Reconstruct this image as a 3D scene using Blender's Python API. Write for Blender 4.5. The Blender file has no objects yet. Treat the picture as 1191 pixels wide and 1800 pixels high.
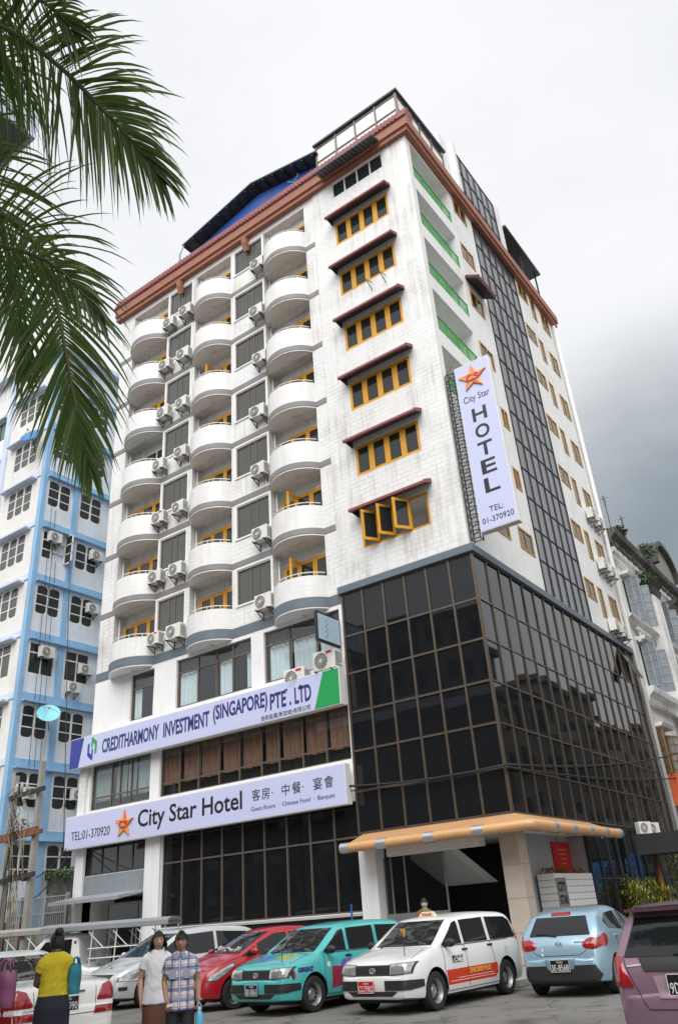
import bpy, bmesh, math, random
from mathutils import Vector, Matrix, noise
from mathutils.bvhtree import BVHTree
random.seed(7)
R = math.radians
S = bpy.context.scene
COL = S.collection

# ------------------------------------------------------------ camera
F_PX, PITCH, ROLL, YAW = 1377.565, R(27.44), R(-4.318), R(34.288)
CAM = Vector((10.078, -22.484, 1.55))
fw = Vector((-math.sin(YAW)*math.cos(PITCH), math.cos(YAW)*math.cos(PITCH), math.sin(PITCH)))
r0 = Vector((math.cos(YAW), math.sin(YAW), 0)); u0 = r0.cross(fw)
cr = math.cos(ROLL)*r0 + math.sin(ROLL)*u0
cu = -math.sin(ROLL)*r0 + math.cos(ROLL)*u0
cd = bpy.data.cameras.new('camera'); cam = bpy.data.objects.new('camera', cd); COL.objects.link(cam)
cd.sensor_fit = 'VERTICAL'; cd.sensor_height = 24; cd.sensor_width = 24*1191/1800
cd.lens = 24*F_PX/1800; cd.clip_end = 3000; cd.clip_start = .05
M = Matrix((cr, cu, -fw)).transposed().to_4x4(); M.translation = CAM
cam.matrix_world = M; S.camera = cam
S.render.resolution_x, S.render.resolution_y = 677, 1024
def ray(u, v):                       # photograph pixel -> viewing direction
    return cr*((u-595.5)/F_PX) - cu*((v-900)/F_PX) + fw

# ------------------------------------------------------------ sky, sun, exposure
SUN_EL, SUN_AZ = R(50), R(158)       # azimuth clockwise from +Y
W = bpy.data.worlds.new('World'); S.world = W; W.use_nodes = True
wn, wl = W.node_tree.nodes, W.node_tree.links
wn.clear()
wo = wn.new('ShaderNodeOutputWorld'); mixs = wn.new('ShaderNodeMixShader')
b1 = wn.new('ShaderNodeBackground'); b2 = wn.new('ShaderNodeBackground')
sk = wn.new('ShaderNodeTexSky'); sk.sky_type = 'NISHITA'; sk.sun_disc = False
sk.sun_elevation = SUN_EL; sk.sun_rotation = SUN_AZ
b1.inputs[1].default_value = .1; wl.new(sk.outputs[0], b1.inputs[0])
tc = wn.new('ShaderNodeTexCoord')
def wmath(op, a, b=None, c=None):
    n = wn.new('ShaderNodeMath'); n.operation = op
    for i, x in enumerate((a, b, c)):
        if x is None: continue
        if isinstance(x, (int, float)): n.inputs[i].default_value = x
        else: wl.new(x, n.inputs[i])
    return n.outputs[0]
mp = wn.new('ShaderNodeMapping'); mp.inputs['Scale'].default_value = (1, 1, 2.2); wl.new(tc.outputs['Generated'], mp.inputs[0])
nz = wn.new('ShaderNodeTexNoise'); nz.inputs['Scale'].default_value = 2.3; nz.inputs['Detail'].default_value = 7; nz.inputs['Roughness'].default_value = .55
wl.new(mp.outputs[0], nz.inputs['Vector'])
dt = wn.new('ShaderNodeVectorMath'); dt.operation = 'DOT_PRODUCT'; wl.new(tc.outputs['Generated'], dt.inputs[0])
dt.inputs[1].default_value = ray(1290, 1150).normalized()
mr = wn.new('ShaderNodeMapRange'); mr.interpolation_type = 'SMOOTHSTEP'
mr.inputs[1].default_value = math.cos(R(25)); mr.inputs[2].default_value = math.cos(R(6)); mr.inputs[3].default_value = 0; mr.inputs[4].default_value = 1
d_off = wmath('ADD', dt.outputs['Value'], wmath('MULTIPLY', wmath('SUBTRACT', nz.outputs[0], .5), .08))
wl.new(d_off, mr.inputs[0])
cramp = wn.new('ShaderNodeValToRGB')
cramp.color_ramp.elements[0].position = .30; cramp.color_ramp.elements[0].color = (.575, .585, .605, 1)
cramp.color_ramp.elements[1].position = .62; cramp.color_ramp.elements[1].color = (.655, .66, .67, 1)
wl.new(nz.outputs[0], cramp.inputs[0])
storm = wn.new('ShaderNodeMix'); storm.data_type = 'RGBA'
wl.new(mr.outputs[0], storm.inputs[0]); wl.new(cramp.outputs[0], storm.inputs[6]); storm.inputs[7].default_value = (.185, .215, .235, 1)
wl.new(storm.outputs[2], b2.inputs[0]); b2.inputs[1].default_value = 1.0
mixs.inputs[0].default_value = .93
wl.new(b1.outputs[0], mixs.inputs[1]); wl.new(b2.outputs[0], mixs.inputs[2]); wl.new(mixs.outputs[0], wo.inputs[0])
sl = bpy.data.lights.new('sun', 'SUN'); so = bpy.data.objects.new('sun', sl); COL.objects.link(so)
sl.energy = 2.25; sl.angle = R(62); sl.color = (1, .985, .96)
sdir = Vector((math.sin(SUN_AZ)*math.cos(SUN_EL), math.cos(SUN_AZ)*math.cos(SUN_EL), math.sin(SUN_EL)))
so.rotation_euler = sdir.to_track_quat('Z', 'Y').to_euler(); so.location = (0, -30, 60)
S.view_settings.view_transform = 'Standard'; S.view_settings.look = 'None'
S.view_settings.exposure = .64; S.view_settings.gamma = 1
S.cycles.use_denoising = True; S.cycles.max_bounces = 6; S.cycles.transparent_max_bounces = 12
S.cycles.sample_clamp_indirect = 6

# ------------------------------------------------------------ materials
MATS = {}
def nd(nt, t, **kw):
    n = nt.nodes.new(t)
    for k, v in kw.items(): setattr(n, k, v)
    return n
def mat(name, col, rough=.6, metal=0., var=.08, vscale=2.5, bump=0., bscale=30., streak=0., streakcol=(.16, .14, .12), spec=.5, coat=0., brick=None, emis=None, trans=0.):
    """Principled material: colour with noise variation, optional dirt streaks, tile joints and fine relief."""
    m = bpy.data.materials.new(name); m.use_nodes = True; nt = m.node_tree; L = nt.links
    p = nt.nodes['Principled BSDF']
    p.inputs['Roughness'].default_value = rough; p.inputs['Metallic'].default_value = metal
    p.inputs['Specular IOR Level'].default_value = spec; p.inputs['Coat Weight'].default_value = coat
    p.inputs['Coat Roughness'].default_value = .06
    c4 = (*col, 1)
    geo = nd(nt, 'ShaderNodeNewGeometry')
    cur = None
    if var > 0:
        n = nd(nt, 'ShaderNodeTexNoise'); n.inputs['Scale'].default_value = vscale; n.inputs['Detail'].default_value = 5
        L.new(geo.outputs['Position'], n.inputs['Vector'])
        mx = nd(nt, 'ShaderNodeMix', data_type='RGBA')
        mx.inputs[6].default_value = tuple(max(0, c*(1-var*1.6)) for c in col)+(1,)
        mx.inputs[7].default_value = tuple(min(1, c*(1+var*1.6)) for c in col)+(1,)
        L.new(n.outputs[0], mx.inputs[0]); cur = mx.outputs[2]
    bsrc = None
    if brick:
        bw, bh, mort, jc = brick
        sp = nd(nt, 'ShaderNodeSeparateXYZ'); L.new(geo.outputs['Position'], sp.inputs[0])
        ad = nd(nt, 'ShaderNodeMath', operation='ADD'); L.new(sp.outputs[0], ad.inputs[0]); L.new(sp.outputs[1], ad.inputs[1])
        cb = nd(nt, 'ShaderNodeCombineXYZ'); L.new(ad.outputs[0], cb.inputs[0]); L.new(sp.outputs[2], cb.inputs[1])
        b = nd(nt, 'ShaderNodeTexBrick'); L.new(cb.outputs[0], b.inputs['Vector'])
        b.inputs['Scale'].default_value = 1; b.inputs['Brick Width'].default_value = bw; b.inputs['Row Height'].default_value = bh
        b.inputs['Mortar Size'].default_value = mort; b.inputs['Mortar Smooth'].default_value = .4; b.inputs['Bias'].default_value = 0
        b.inputs['Color1'].default_value = (1, 1, 1, 1); b.inputs['Color2'].default_value = (.93, .93, .92, 1); b.inputs['Mortar'].default_value = (*jc, 1)
        mu = nd(nt, 'ShaderNodeMix', data_type='RGBA', blend_type='MULTIPLY')
        # joints fade in and out
        n2 = nd(nt, 'ShaderNodeTexNoise'); n2.inputs['Scale'].default_value = .9; n2.inputs['Detail'].default_value = 4; L.new(geo.outputs['Position'], n2.inputs['Vector'])
        rr = nd(nt, 'ShaderNodeMapRange'); rr.inputs[1].default_value = .35; rr.inputs[2].default_value = .65; rr.inputs[3].default_value = .25; rr.inputs[4].default_value = 1; L.new(n2.outputs[0], rr.inputs[0])
        L.new(rr.outputs[0], mu.inputs[0])
        if cur: L.new(cur, mu.inputs[6])
        else: mu.inputs[6].default_value = c4
        L.new(b.outputs['Color'], mu.inputs[7]); cur = mu.outputs[2]; bsrc = b.outputs['Fac']
    if streak > 0:
        mpn = nd(nt, 'ShaderNodeMapping'); mpn.inputs['Scale'].default_value = (3.2, 3.2, .16); L.new(geo.outputs['Position'], mpn.inputs[0])
        n3 = nd(nt, 'ShaderNodeTexNoise'); n3.inputs['Scale'].default_value = 1.6; n3.inputs['Detail'].default_value = 8; n3.inputs['Roughness'].default_value = .65; L.new(mpn.outputs[0], n3.inputs['Vector'])
        n4 = nd(nt, 'ShaderNodeTexNoise'); n4.inputs['Scale'].default_value = .55; n4.inputs['Detail'].default_value = 6; L.new(geo.outputs['Position'], n4.inputs['Vector'])
        ml = nd(nt, 'ShaderNodeMath', operation='MULTIPLY'); L.new(n3.outputs[0], ml.inputs[0]); L.new(n4.outputs[0], ml.inputs[1])
        rg = nd(nt, 'ShaderNodeMapRange'); rg.inputs[1].default_value = .25; rg.inputs[2].default_value = .46; rg.inputs[3].default_value = 0; rg.inputs[4].default_value = streak; L.new(ml.outputs[0], rg.inputs[0])
        ms = nd(nt, 'ShaderNodeMix', data_type='RGBA'); L.new(rg.outputs[0], ms.inputs[0])
        if cur: L.new(cur, ms.inputs[6])
        else: ms.inputs[6].default_value = c4
        ms.inputs[7].default_value = (*streakcol, 1); cur = ms.outputs[2]
    if cur: L.new(cur, p.inputs['Base Color'])
    else: p.inputs['Base Color'].default_value = c4
    if bump > 0:
        n5 = nd(nt, 'ShaderNodeTexNoise'); n5.inputs['Scale'].default_value = bscale; n5.inputs['Detail'].default_value = 6; L.new(geo.outputs['Position'], n5.inputs['Vector'])
        bp = nd(nt, 'ShaderNodeBump'); bp.inputs['Strength'].default_value = bump; bp.inputs['Distance'].default_value = .02
        L.new(n5.outputs[0], bp.inputs['Height']); L.new(bp.outputs[0], p.inputs['Normal'])
    if emis: p.inputs['Emission Color'].default_value = (*emis[0], 1); p.inputs['Emission Strength'].default_value = emis[1]
    if trans > 0: p.inputs['Transmission Weight'].default_value = trans
    MATS[name] = m
    return m
def clear_glass(name, tint, refl=.12, rough=.02):
    m = bpy.data.materials.new(name); m.use_nodes = True; nt = m.node_tree; nt.nodes.clear()
    o = nd(nt, 'ShaderNodeOutputMaterial'); mx = nd(nt, 'ShaderNodeMixShader'); t = nd(nt, 'ShaderNodeBsdfTransparent'); g = nd(nt, 'ShaderNodeBsdfGlossy')
    t.inputs[0].default_value = (*tint, 1); g.inputs['Roughness'].default_value = rough; g.inputs[0].default_value = (.9, .92, .95, 1)
    lw_ = nd(nt, 'ShaderNodeLayerWeight'); pw = nd(nt, 'ShaderNodeMath', operation='POWER'); pw.inputs[1].default_value = 4; nt.links.new(lw_.outputs['Facing'], pw.inputs[0])
    ad = nd(nt, 'ShaderNodeMath', operation='MULTIPLY_ADD'); ad.inputs[1].default_value = .7; ad.inputs[2].default_value = refl; nt.links.new(pw.outputs[0], ad.inputs[0])
    nt.links.new(ad.outputs[0], mx.inputs[0]); nt.links.new(t.outputs[0], mx.inputs[1]); nt.links.new(g.outputs[0], mx.inputs[2]); nt.links.new(mx.outputs[0], o.inputs[0])
    MATS[name] = m; return m
TILE = mat('white_wall_tile', (.80, .80, .79), .38, var=.05, vscale=1.2, brick=(.42, .2, .011, (.60, .59, .57)), streak=.8, streakcol=(.40, .35, .30), bump=.05, bscale=9)
PLAIN = mat('white_painted_wall', (.82, .82, .82), .7, var=.04, streak=.22, streakcol=(.4, .38, .35), bump=.08, bscale=25)
SIDEW = mat('white_render_wall', (.80, .80, .79), .75, var=.05, streak=.45, streakcol=(.42, .38, .32), bump=.1, bscale=18)
BALC = mat('white_mosaic_parapet', (.80, .795, .785), .4, var=.04, brick=(.11, .2, .006, (.70, .69, .67)), streak=.3, streakcol=(.45, .41, .36))
GBAND = mat('grey_mosaic_band', (.235, .225, .22), .55, var=.12, brick=(.06, .14, .008, (.72, .72, .72)), bump=.1)
SLATE = mat('slate_blue_paint', (.125, .155, .185), .6, var=.08, streak=.2)
TERRA = mat('terracotta_paint', (.34, .135, .085), .65, var=.12, streak=.35, streakcol=(.13, .07, .05), bump=.1)
ROOFT = mat('maroon_roof_tile', (.24, .065, .07), .65, var=.3, vscale=5, streak=.35, bump=.25, bscale=14)
MUSTARD = mat('mustard_paint', (.70, .335, .014), .45, var=.12, vscale=5, streak=.25, streakcol=(.3, .14, .02))
OLDYEL = mat('faded_ochre_wood', (.40, .225, .05), .6, var=.2, vscale=5, streak=.3)
BRONZE = mat('bronze_aluminium', (.145, .115, .09), .35, .55, var=.1)
ALU = mat('brown_aluminium_frame', (.16, .125, .10), .4, .4, var=.1)
WHITEM = mat('white_metal', (.72, .72, .70), .4, var=.05)
GREYM = mat('grey_metal', (.30, .31, .32), .4, .5, var=.1)
DARKM = mat('dark_metal', (.035, .035, .038), .45, .2, var=.15)
GREENP = mat('green_paint', (.045, .36, .075), .5, var=.1)
BLKGL = mat('black_reflective_glass', (.009, .010, .012), .025, var=0, spec=.5)
STRIPGL = mat('smoky_glass', (.085, .09, .096), .16, var=.15, vscale=.8, spec=.6)
DKGL = mat('dark_window_glass', (.022, .026, .026), .05, var=0, spec=.6)
TINTGL = mat('grey_film_glass', (.085, .085, .078), .12, var=.15, vscale=1.5, spec=.5)
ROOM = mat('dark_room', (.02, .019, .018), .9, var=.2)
SOFFIT = mat('dark_timber', (.04, .036, .034), .7, var=.25, vscale=6)
CLEAR = clear_glass('clear_window_glass', (.9, .93, .93), .05)
CURT = mat('pale_curtain', (.78, .84, .87), .85, var=.05)
BRCURT = mat('brown_curtain', (.30, .15, .10), .85, var=.2, vscale=4)
GRCURT = mat('grey_green_curtain', (.36, .44, .43), .85, var=.1)
SIGNL = mat('lavender_sign_film', (.56, .59, .82), .35, var=.015, vscale=.6)
NAVY = mat('navy_print', (.022, .03, .17), .4, var=0)
INK = mat('black_print', (.012, .011, .014), .4, var=0)
SGREEN = mat('green_print', (.012, .33, .085), .4, var=.02)
SBLUE = mat('royal_blue_print', (.028, .04, .30), .4, var=.02)
SORANGE = mat('orange_print', (.74, .17, .05), .4, var=.03)
SYEL = mat('amber_print', (.80, .40, .09), .4, var=.03)
SRED = mat('red_print', (.55, .015, .03), .4, var=.03)
GRAN = mat('black_granite', (.012, .012, .014), .16, var=.2, vscale=30)
STONE = mat('beige_stone_cladding', (.50, .42, .355), .55, var=.1, vscale=3, bump=.08)
CONC = mat('weathered_concrete', (.27, .265, .25), .85, var=.15, streak=.5, bump=.2)
BLUEP = mat('blue_sheet', (.025, .11, .44), .5, var=.12, streak=.2)
CORRUG = mat('dark_roof_sheet', (.075, .085, .09), .6, .1, var=.2)
ORANGET = mat('orange_canopy_tube', (.60, .335, .15), .35, var=.06, streak=.15)
RED = SRED

# ------------------------------------------------------------ mesh helpers
class MB:
    def __init__(s): s.v = []; s.f = []
    def add(s, vs, fs):
        o = len(s.v); s.v += [tuple(v) for v in vs]; s.f += [tuple(i+o for i in f) for f in fs]; return s
    def quad(s, a, b, c, d): return s.add((a, b, c, d), ((0, 1, 2, 3),))
    def box(s, x0, x1, y0, y1, z0, z1):
        return s.add([(x, y, z) for z in (z0, z1) for y in (y0, y1) for x in (x0, x1)],
                     [(0, 2, 3, 1), (4, 5, 7, 6), (0, 1, 5, 4), (2, 6, 7, 3), (0, 4, 6, 2), (1, 3, 7, 5)])
    def bar(s, p0, p1, w, h=None):          # square bar between two points
        p0, p1 = Vector(p0), Vector(p1); h = h or w; d = (p1-p0).normalized()
        up = Vector((0, 0, 1)) if abs(d.z) < .95 else Vector((0, 1, 0))
        a = d.cross(up).normalized()*w/2; b = a.cross(d).normalized()*h/2
        vs = [p+x*a+y*b for p in (p0, p1) for x, y in ((-1, -1), (1, -1), (1, 1), (-1, 1))]
        return s.add(vs, [(0, 1, 2, 3), (7, 6, 5, 4), (0, 4, 5, 1), (1, 5, 6, 2), (2, 6, 7, 3), (3, 7, 4, 0)])
    def tube(s, pts, r, n=8, cap=True):
        pts = [Vector(p) for p in pts]; N = len(pts); rs = r if isinstance(r, (list, tuple)) else [r]*N
        rings = []; ref = None
        for i, p in enumerate(pts):
            d = (pts[min(i+1, N-1)]-pts[max(i-1, 0)]).normalized()
            if ref is None: ref = Vector((0, 0, 1)) if abs(d.z) < .9 else Vector((1, 0, 0))
            a = d.cross(ref).normalized(); b = a.cross(d).normalized(); ref = b
            rings.append([p+rs[i]*(math.cos(2*math.pi*k/n)*a+math.sin(2*math.pi*k/n)*b) for k in range(n)])
        fs = [(i*n+k, i*n+(k+1) % n, (i+1)*n+(k+1) % n, (i+1)*n+k) for i in range(N-1) for k in range(n)]
        if cap: fs += [tuple(range(n))[::-1], tuple((N-1)*n+k for k in range(n))]
        return s.add([v for rg in rings for v in rg], fs)
    def prism(s, poly, axis, a0, a1):       # polygon in the two other axes, extruded along axis
        def P(q, a):
            return {'x': (a, q[0], q[1]), 'y': (q[0], a, q[1]), 'z': (q[0], q[1], a)}[axis]
        n = len(poly)
        return s.add([P(q, a0) for q in poly]+[P(q, a1) for q in poly],
                     [tuple(range(n)), tuple(range(n, 2*n))[::-1]]+[(i, (i+1) % n, n+(i+1) % n, n+i) for i in range(n)])
    def lathe(s, prof, c, n=16, axis='z', cap=True):
        c = Vector(c); vs = []
        for r, h in prof:
            for k in range(n):
                a = 2*math.pi*k/n; q = (r*math.cos(a), r*math.sin(a), h)
                if axis == 'y': q = (q[0], q[2], q[1])
                if axis == 'x': q = (q[2], q[0], q[1])
                vs.append(c+Vector(q))
        m = len(prof)
        fs = [(i*n+k, i*n+(k+1) % n, (i+1)*n+(k+1) % n, (i+1)*n+k) for i in range(m-1) for k in range(n)]
        if cap: fs += [tuple(range(n)), tuple((m-1)*n+k for k in range(n))]
        return s.add(vs, fs)
    def grid(s, fn, nu, nv):
        return s.add([fn(i/nu, j/nv) for j in range(nv+1) for i in range(nu+1)],
                     [(j*(nu+1)+i, j*(nu+1)+i+1, (j+1)*(nu+1)+i+1, (j+1)*(nu+1)+i) for j in range(nv) for i in range(nu)])
    def xf(s, mtx): s.v = [tuple(mtx @ Vector(v)) for v in s.v]; return s
    def mesh(s, name, m, smooth=False):
        me = bpy.data.meshes.new(name); me.from_pydata(s.v, [], s.f)
        bm = bmesh.new(); bm.from_mesh(me); bmesh.ops.recalc_face_normals(bm, faces=bm.faces); bm.to_mesh(me); bm.free()
        if m: me.materials.append(m)
        if smooth:
            me.polygons.foreach_set('use_smooth', [True]*len(me.polygons))
            if smooth is not True: me.set_sharp_from_angle(angle=R(smooth))
        return me
    def build(s, name, m, parent=None, smooth=False, bevel=0):
        o = link(name, s.mesh(name, m, smooth), parent)
        if bevel:
            b = o.modifiers.new('bevel', 'BEVEL'); b.width = bevel; b.segments = 2; b.limit_method = 'ANGLE'
        return o
def wm(o):                                   # world matrix before the dependency graph has run
    if o is None: return Matrix.Identity(4)
    return wm(o.parent) @ (o.matrix_parent_inverse @ o.matrix_basis)
def link(name, data, parent=None, local=False):
    o = bpy.data.objects.new(name, data); COL.objects.link(o)
    if parent:
        o.parent = parent
        if not LOCAL[0] and not local: o.matrix_parent_inverse = wm(parent).inverted()
    return o
LOCAL = [False]                              # True while a thing is modelled about its own origin
def tag(o, label=None, cat=None, group=None, kind=None):
    if label: o['label'] = label
    if cat: o['category'] = cat
    if group: o['group'] = group
    if kind: o['kind'] = kind
    return o
def thing(name, label, cat, loc=(0, 0, 0), group=None, rz=0):
    o = bpy.data.objects.new(name, None); COL.objects.link(o); o.location = loc; o.rotation_euler = (0, 0, rz); o.empty_display_size = .3
    return tag(o, label, cat, group)
TMP = bpy.data.scenes.new('workbench')          # scratch scene: modifiers and text are evaluated here, then it is removed
def evaluate(o):
    TMP.collection.objects.link(o); TMP.view_layers[0].update(); dg = TMP.view_layers[0].depsgraph
    me = bpy.data.meshes.new_from_object(o.evaluated_get(dg), depsgraph=dg)
    return me
def copy_tree(o, parent=None):
    c = o.copy(); COL.objects.link(c); c.parent = parent
    for ch in o.children: copy_tree(ch, c)
    return c
def text(s, size, m, name='lettering', parent=None, loc=(0, 0, 0), rot=(R(90), 0, 0), sx=1., bold=0., depth=.004, width=None, align='LEFT', shear=0, height=None):
    cu = bpy.data.curves.new('t', 'FONT'); cu.body = s; cu.size = size; cu.align_x = align; cu.align_y = 'BOTTOM_BASELINE'; cu.offset = bold; cu.extrude = depth; cu.shear = shear
    cu.resolution_u = 3
    to = bpy.data.objects.new('t', cu); me = evaluate(to); bpy.data.objects.remove(to); bpy.data.curves.remove(cu)
    xs = [v.co.x for v in me.vertices]; ys = [v.co.y for v in me.vertices]
    k = sx
    if width and xs: k = width/(max(xs)-min(xs))
    ky = 1.
    if height and ys: ky = height/(max(ys)-min(ys))
    x_0 = min(xs) if xs and align == 'LEFT' else 0
    y_0 = min(ys) if height else 0
    T = Matrix.Translation(loc) @ (Matrix.Rotation(rot[2], 4, 'Z') @ Matrix.Rotation(rot[1], 4, 'Y') @ Matrix.Rotation(rot[0], 4, 'X')) @ Matrix.Diagonal((k, ky, 1, 1)) @ Matrix.Translation((-x_0, -y_0, 0))
    me.transform(T); me.materials.clear(); me.materials.append(m); me.name = name
    return link(name, me, parent)
FRONT = lambda u, z, d: (u, d, z)            # a plane facing -Y, d metres behind it
SIDE = lambda u, z, d: (-d, u, z)            # a plane facing +X
def shifted(P, off): return lambda u, z, d: P(u, z, d+off)
def pbox(mb, P, u0, u1, z0, z1, d0, d1):
    c = [P(u, z, d) for z in (z0, z1) for d in (d0, d1) for u in (u0, u1)]
    return mb.add(c, [(0, 2, 3, 1), (4, 5, 7, 6), (0, 1, 5, 4), (2, 6, 7, 3), (0, 4, 6, 2), (1, 3, 7, 5)])
def facade(mb, P, u0, u1, z0, z1, holes, depth=.15):
    us = sorted({u0, u1, *[max(u0, min(u1, h[i])) for h in holes for i in (0, 1)]}); zs = sorted({z0, z1, *[max(z0, min(z1, h[i])) for h in holes for i in (2, 3)]})
    for a, b in zip(us, us[1:]):
        run = None
        for c, d in zip(zs, zs[1:]):
            inside = any(h[0]-1e-6 <= a and b <= h[1]+1e-6 and h[2]-1e-6 <= c and d <= h[3]+1e-6 for h in holes)
            if inside:
                if run: mb.quad(P(a, run[0], 0), P(b, run[0], 0), P(b, run[1], 0), P(a, run[1], 0)); run = None
            else: run = (run[0] if run else c, d)
        if run: mb.quad(P(a, run[0], 0), P(b, run[0], 0), P(b, run[1], 0), P(a, run[1], 0))
    for h in holes:
        a, b, c, d = h[:4]; e = h[4] if len(h) > 4 else depth
        mb.quad(P(a, c, 0), P(a, d, 0), P(a, d, e), P(a, c, e)); mb.quad(P(b, c, 0), P(b, c, e), P(b, d, e), P(b, d, 0))
        mb.quad(P(a, d, 0), P(b, d, 0), P(b, d, e), P(a, d, e)); mb.quad(P(a, c, 0), P(a, c, e), P(b, c, e), P(b, c, 0))
    return mb
def window(parent, P, u0, u1, z0, z1, d, cols, rows, fm, gm, fw_=.06, fd=.06, name='window', mw=None, tilt=0, label=None, skip=(), rim=True):
    """frame with mullions = the part, each pane a sub-part"""
    mw = mw or fw_; us = cols if isinstance(cols, list) else [u0+(u1-u0)*i/cols for i in range(cols+1)]
    zs = rows if isinstance(rows, list) else [z0+(z1-z0)*i/rows for i in range(rows+1)]
    mb = MB()
    for i, u in enumerate(us):
        w = fw_ if i in (0, len(us)-1) else mw
        a, b = (u, u+w) if i == 0 else (u-w, u) if i == len(us)-1 else (u-w/2, u+w/2)
        pbox(mb, P, a, b, z0, z1, d, d+fd)
    for i, z in enumerate(zs):
        w = fw_ if i in (0, len(zs)-1) else mw
        a, b = (z, z+w) if i == 0 else (z-w, z) if i == len(zs)-1 else (z-w/2, z+w/2)
        pbox(mb, P, u0+.001, u1-.001, a, b, d+.004, d+fd-.004)
    fr = mb.build(name, fm, parent)
    if label: fr['label'] = label
    for i in range(len(us)-1):
        for j in range(len(zs)-1):
            if (i, j) in skip: continue
            g = MB(); a, b, c, e = us[i]+.012, us[i+1]-.012, zs[j]+.012, zs[j+1]-.012; dd = d+fd*.5
            t = [random.uniform(-tilt, tilt) for _ in range(3)]
            dep = [dd, dd+t[0], dd+t[0]+t[1], dd+t[1]]
            q = [P(a, c, dep[0]), P(b, c, dep[1]), P(b, e, dep[2]), P(a, e, dep[3])]
            q2 = [P(a, c, dep[0]+.01), P(b, c, dep[1]+.01), P(b, e, dep[2]+.01), P(a, e, dep[3]+.01)]
            g.add(q+q2, [(0, 1, 2, 3), (7, 6, 5, 4), (0, 4, 5, 1), (1, 5, 6, 2), (2, 6, 7, 3), (3, 7, 4, 0)]).build('pane', gm, fr)
    return fr
# ------------------------------------------------------------ ground
ASPH = mat('asphalt', (.175, .168, .155), .85, var=.2, vscale=.5, streak=0, bump=.35, bscale=60)
nt_ = ASPH.node_tree; pb_ = nt_.nodes['Principled BSDF']; src_ = pb_.inputs['Base Color'].links[0].from_socket
gp_ = nd(nt_, 'ShaderNodeNewGeometry'); vo_ = nd(nt_, 'ShaderNodeTexVoronoi', feature='DISTANCE_TO_EDGE'); vo_.inputs['Scale'].default_value = .55
wn2_ = nd(nt_, 'ShaderNodeTexNoise'); wn2_.inputs['Scale'].default_value = 2.2; wn2_.inputs['Detail'].default_value = 6; nt_.links.new(gp_.outputs['Position'], wn2_.inputs[0])
av_ = nd(nt_, 'ShaderNodeVectorMath', operation='MULTIPLY_ADD'); nt_.links.new(wn2_.outputs['Color'], av_.inputs[0]); av_.inputs[1].default_value = (.9, .9, .9); nt_.links.new(gp_.outputs['Position'], av_.inputs[2]); nt_.links.new(av_.outputs[0], vo_.inputs['Vector'])
cr1_ = nd(nt_, 'ShaderNodeMapRange'); cr1_.inputs[1].default_value = .0; cr1_.inputs[2].default_value = .02; cr1_.inputs[3].default_value = .45; cr1_.inputs[4].default_value = 1; nt_.links.new(vo_.outputs['Distance'], cr1_.inputs[0])
oi_ = nd(nt_, 'ShaderNodeTexNoise'); oi_.inputs['Scale'].default_value = 1.1; oi_.inputs['Detail'].default_value = 4; nt_.links.new(gp_.outputs['Position'], oi_.inputs[0])
or_ = nd(nt_, 'ShaderNodeMapRange'); or_.inputs[1].default_value = .56; or_.inputs[2].default_value = .70; or_.inputs[3].default_value = 1; or_.inputs[4].default_value = .5; nt_.links.new(oi_.outputs[0], or_.inputs[0])
mm_ = nd(nt_, 'ShaderNodeMath', operation='MULTIPLY'); nt_.links.new(cr1_.outputs[0], mm_.inputs[0]); nt_.links.new(or_.outputs[0], mm_.inputs[1])
mc_ = nd(nt_, 'ShaderNodeMix', data_type='RGBA', blend_type='MULTIPLY'); mc_.inputs[0].default_value = 1; nt_.links.new(src_, mc_.inputs[6]); nt_.links.new(mm_.outputs[0], mc_.inputs[7]); nt_.links.new(mc_.outputs[2], pb_.inputs['Base Color'])
PAVE = mat('paving', (.28, .27, .25), .85, var=.15, vscale=2, brick=(.5, .5, .015, (.6, .6, .6)), bump=.15)
KERB = mat('kerb_stone', (.36, .34, .31), .85, var=.2, vscale=6, bump=.2)
g = MB(); g.quad((-400, -400, 0), (400, -400, 0), (400, 400, 0), (-400, 400, 0)); tag(g.build('road', ASPH), kind='structure')
pv = tag(MB().box(-60, 1.35, -4.2, 0, .0, .14).box(0.0, 1.35, 0.01, 70, .0, .138).build('pavement', PAVE), kind='structure')
for i in range(24):
    MB().box(-40+i*1.72, -38.3+i*1.72-.012, -4.36, -4.205, 0, .15).build('kerb_stone', KERB, pv, bevel=.02)
for i in range(16):
    MB().box(1.352, 1.5, -4.36+i*1.5, -2.872+i*1.5, 0, .15).build('kerb_stone', KERB, pv, bevel=.02)

# ------------------------------------------------------------ hotel
HX, HD, ZC = -19.45, 17.2, 33.45
hotel = thing('hotel_building', 'tall white tiled corner hotel with bowed balconies and a black glass base', 'building', (-9.7, 8.6, 0))
LV = [11.93+3.03*k for k in range(7)]
BAL = [(-18.42, -15.62), (-13.45, -10.93), (-8.66, -6.02)]
BAYW = [(-15.45, -13.75), (-10.63, -8.78)]
holes = []
for z in LV:
    for a, b in BAYW: holes.append((a, b, z+1.32, z+2.85, .14))
    for a, b in BAL: holes.append((a, b, z+.26, min(z+2.98, 33.32), .48))
m = facade(MB(), FRONT, HX, -5.42, LV[0], ZC, holes)
for z in LV:
    for a, b in BAL: m.quad((a, .48, z+.26), (b, .48, z+.26), (b, .48, min(z+2.98, 33.32)), (a, .48, min(z+2.98, 33.32)))
    for a, b in BAYW: m.quad((a, .14, z+1.32), (b, .14, z+1.32), (b, .14, z+2.85), (a, .14, z+2.85))
m.build('balcony_wall', TILE, hotel)
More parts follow.
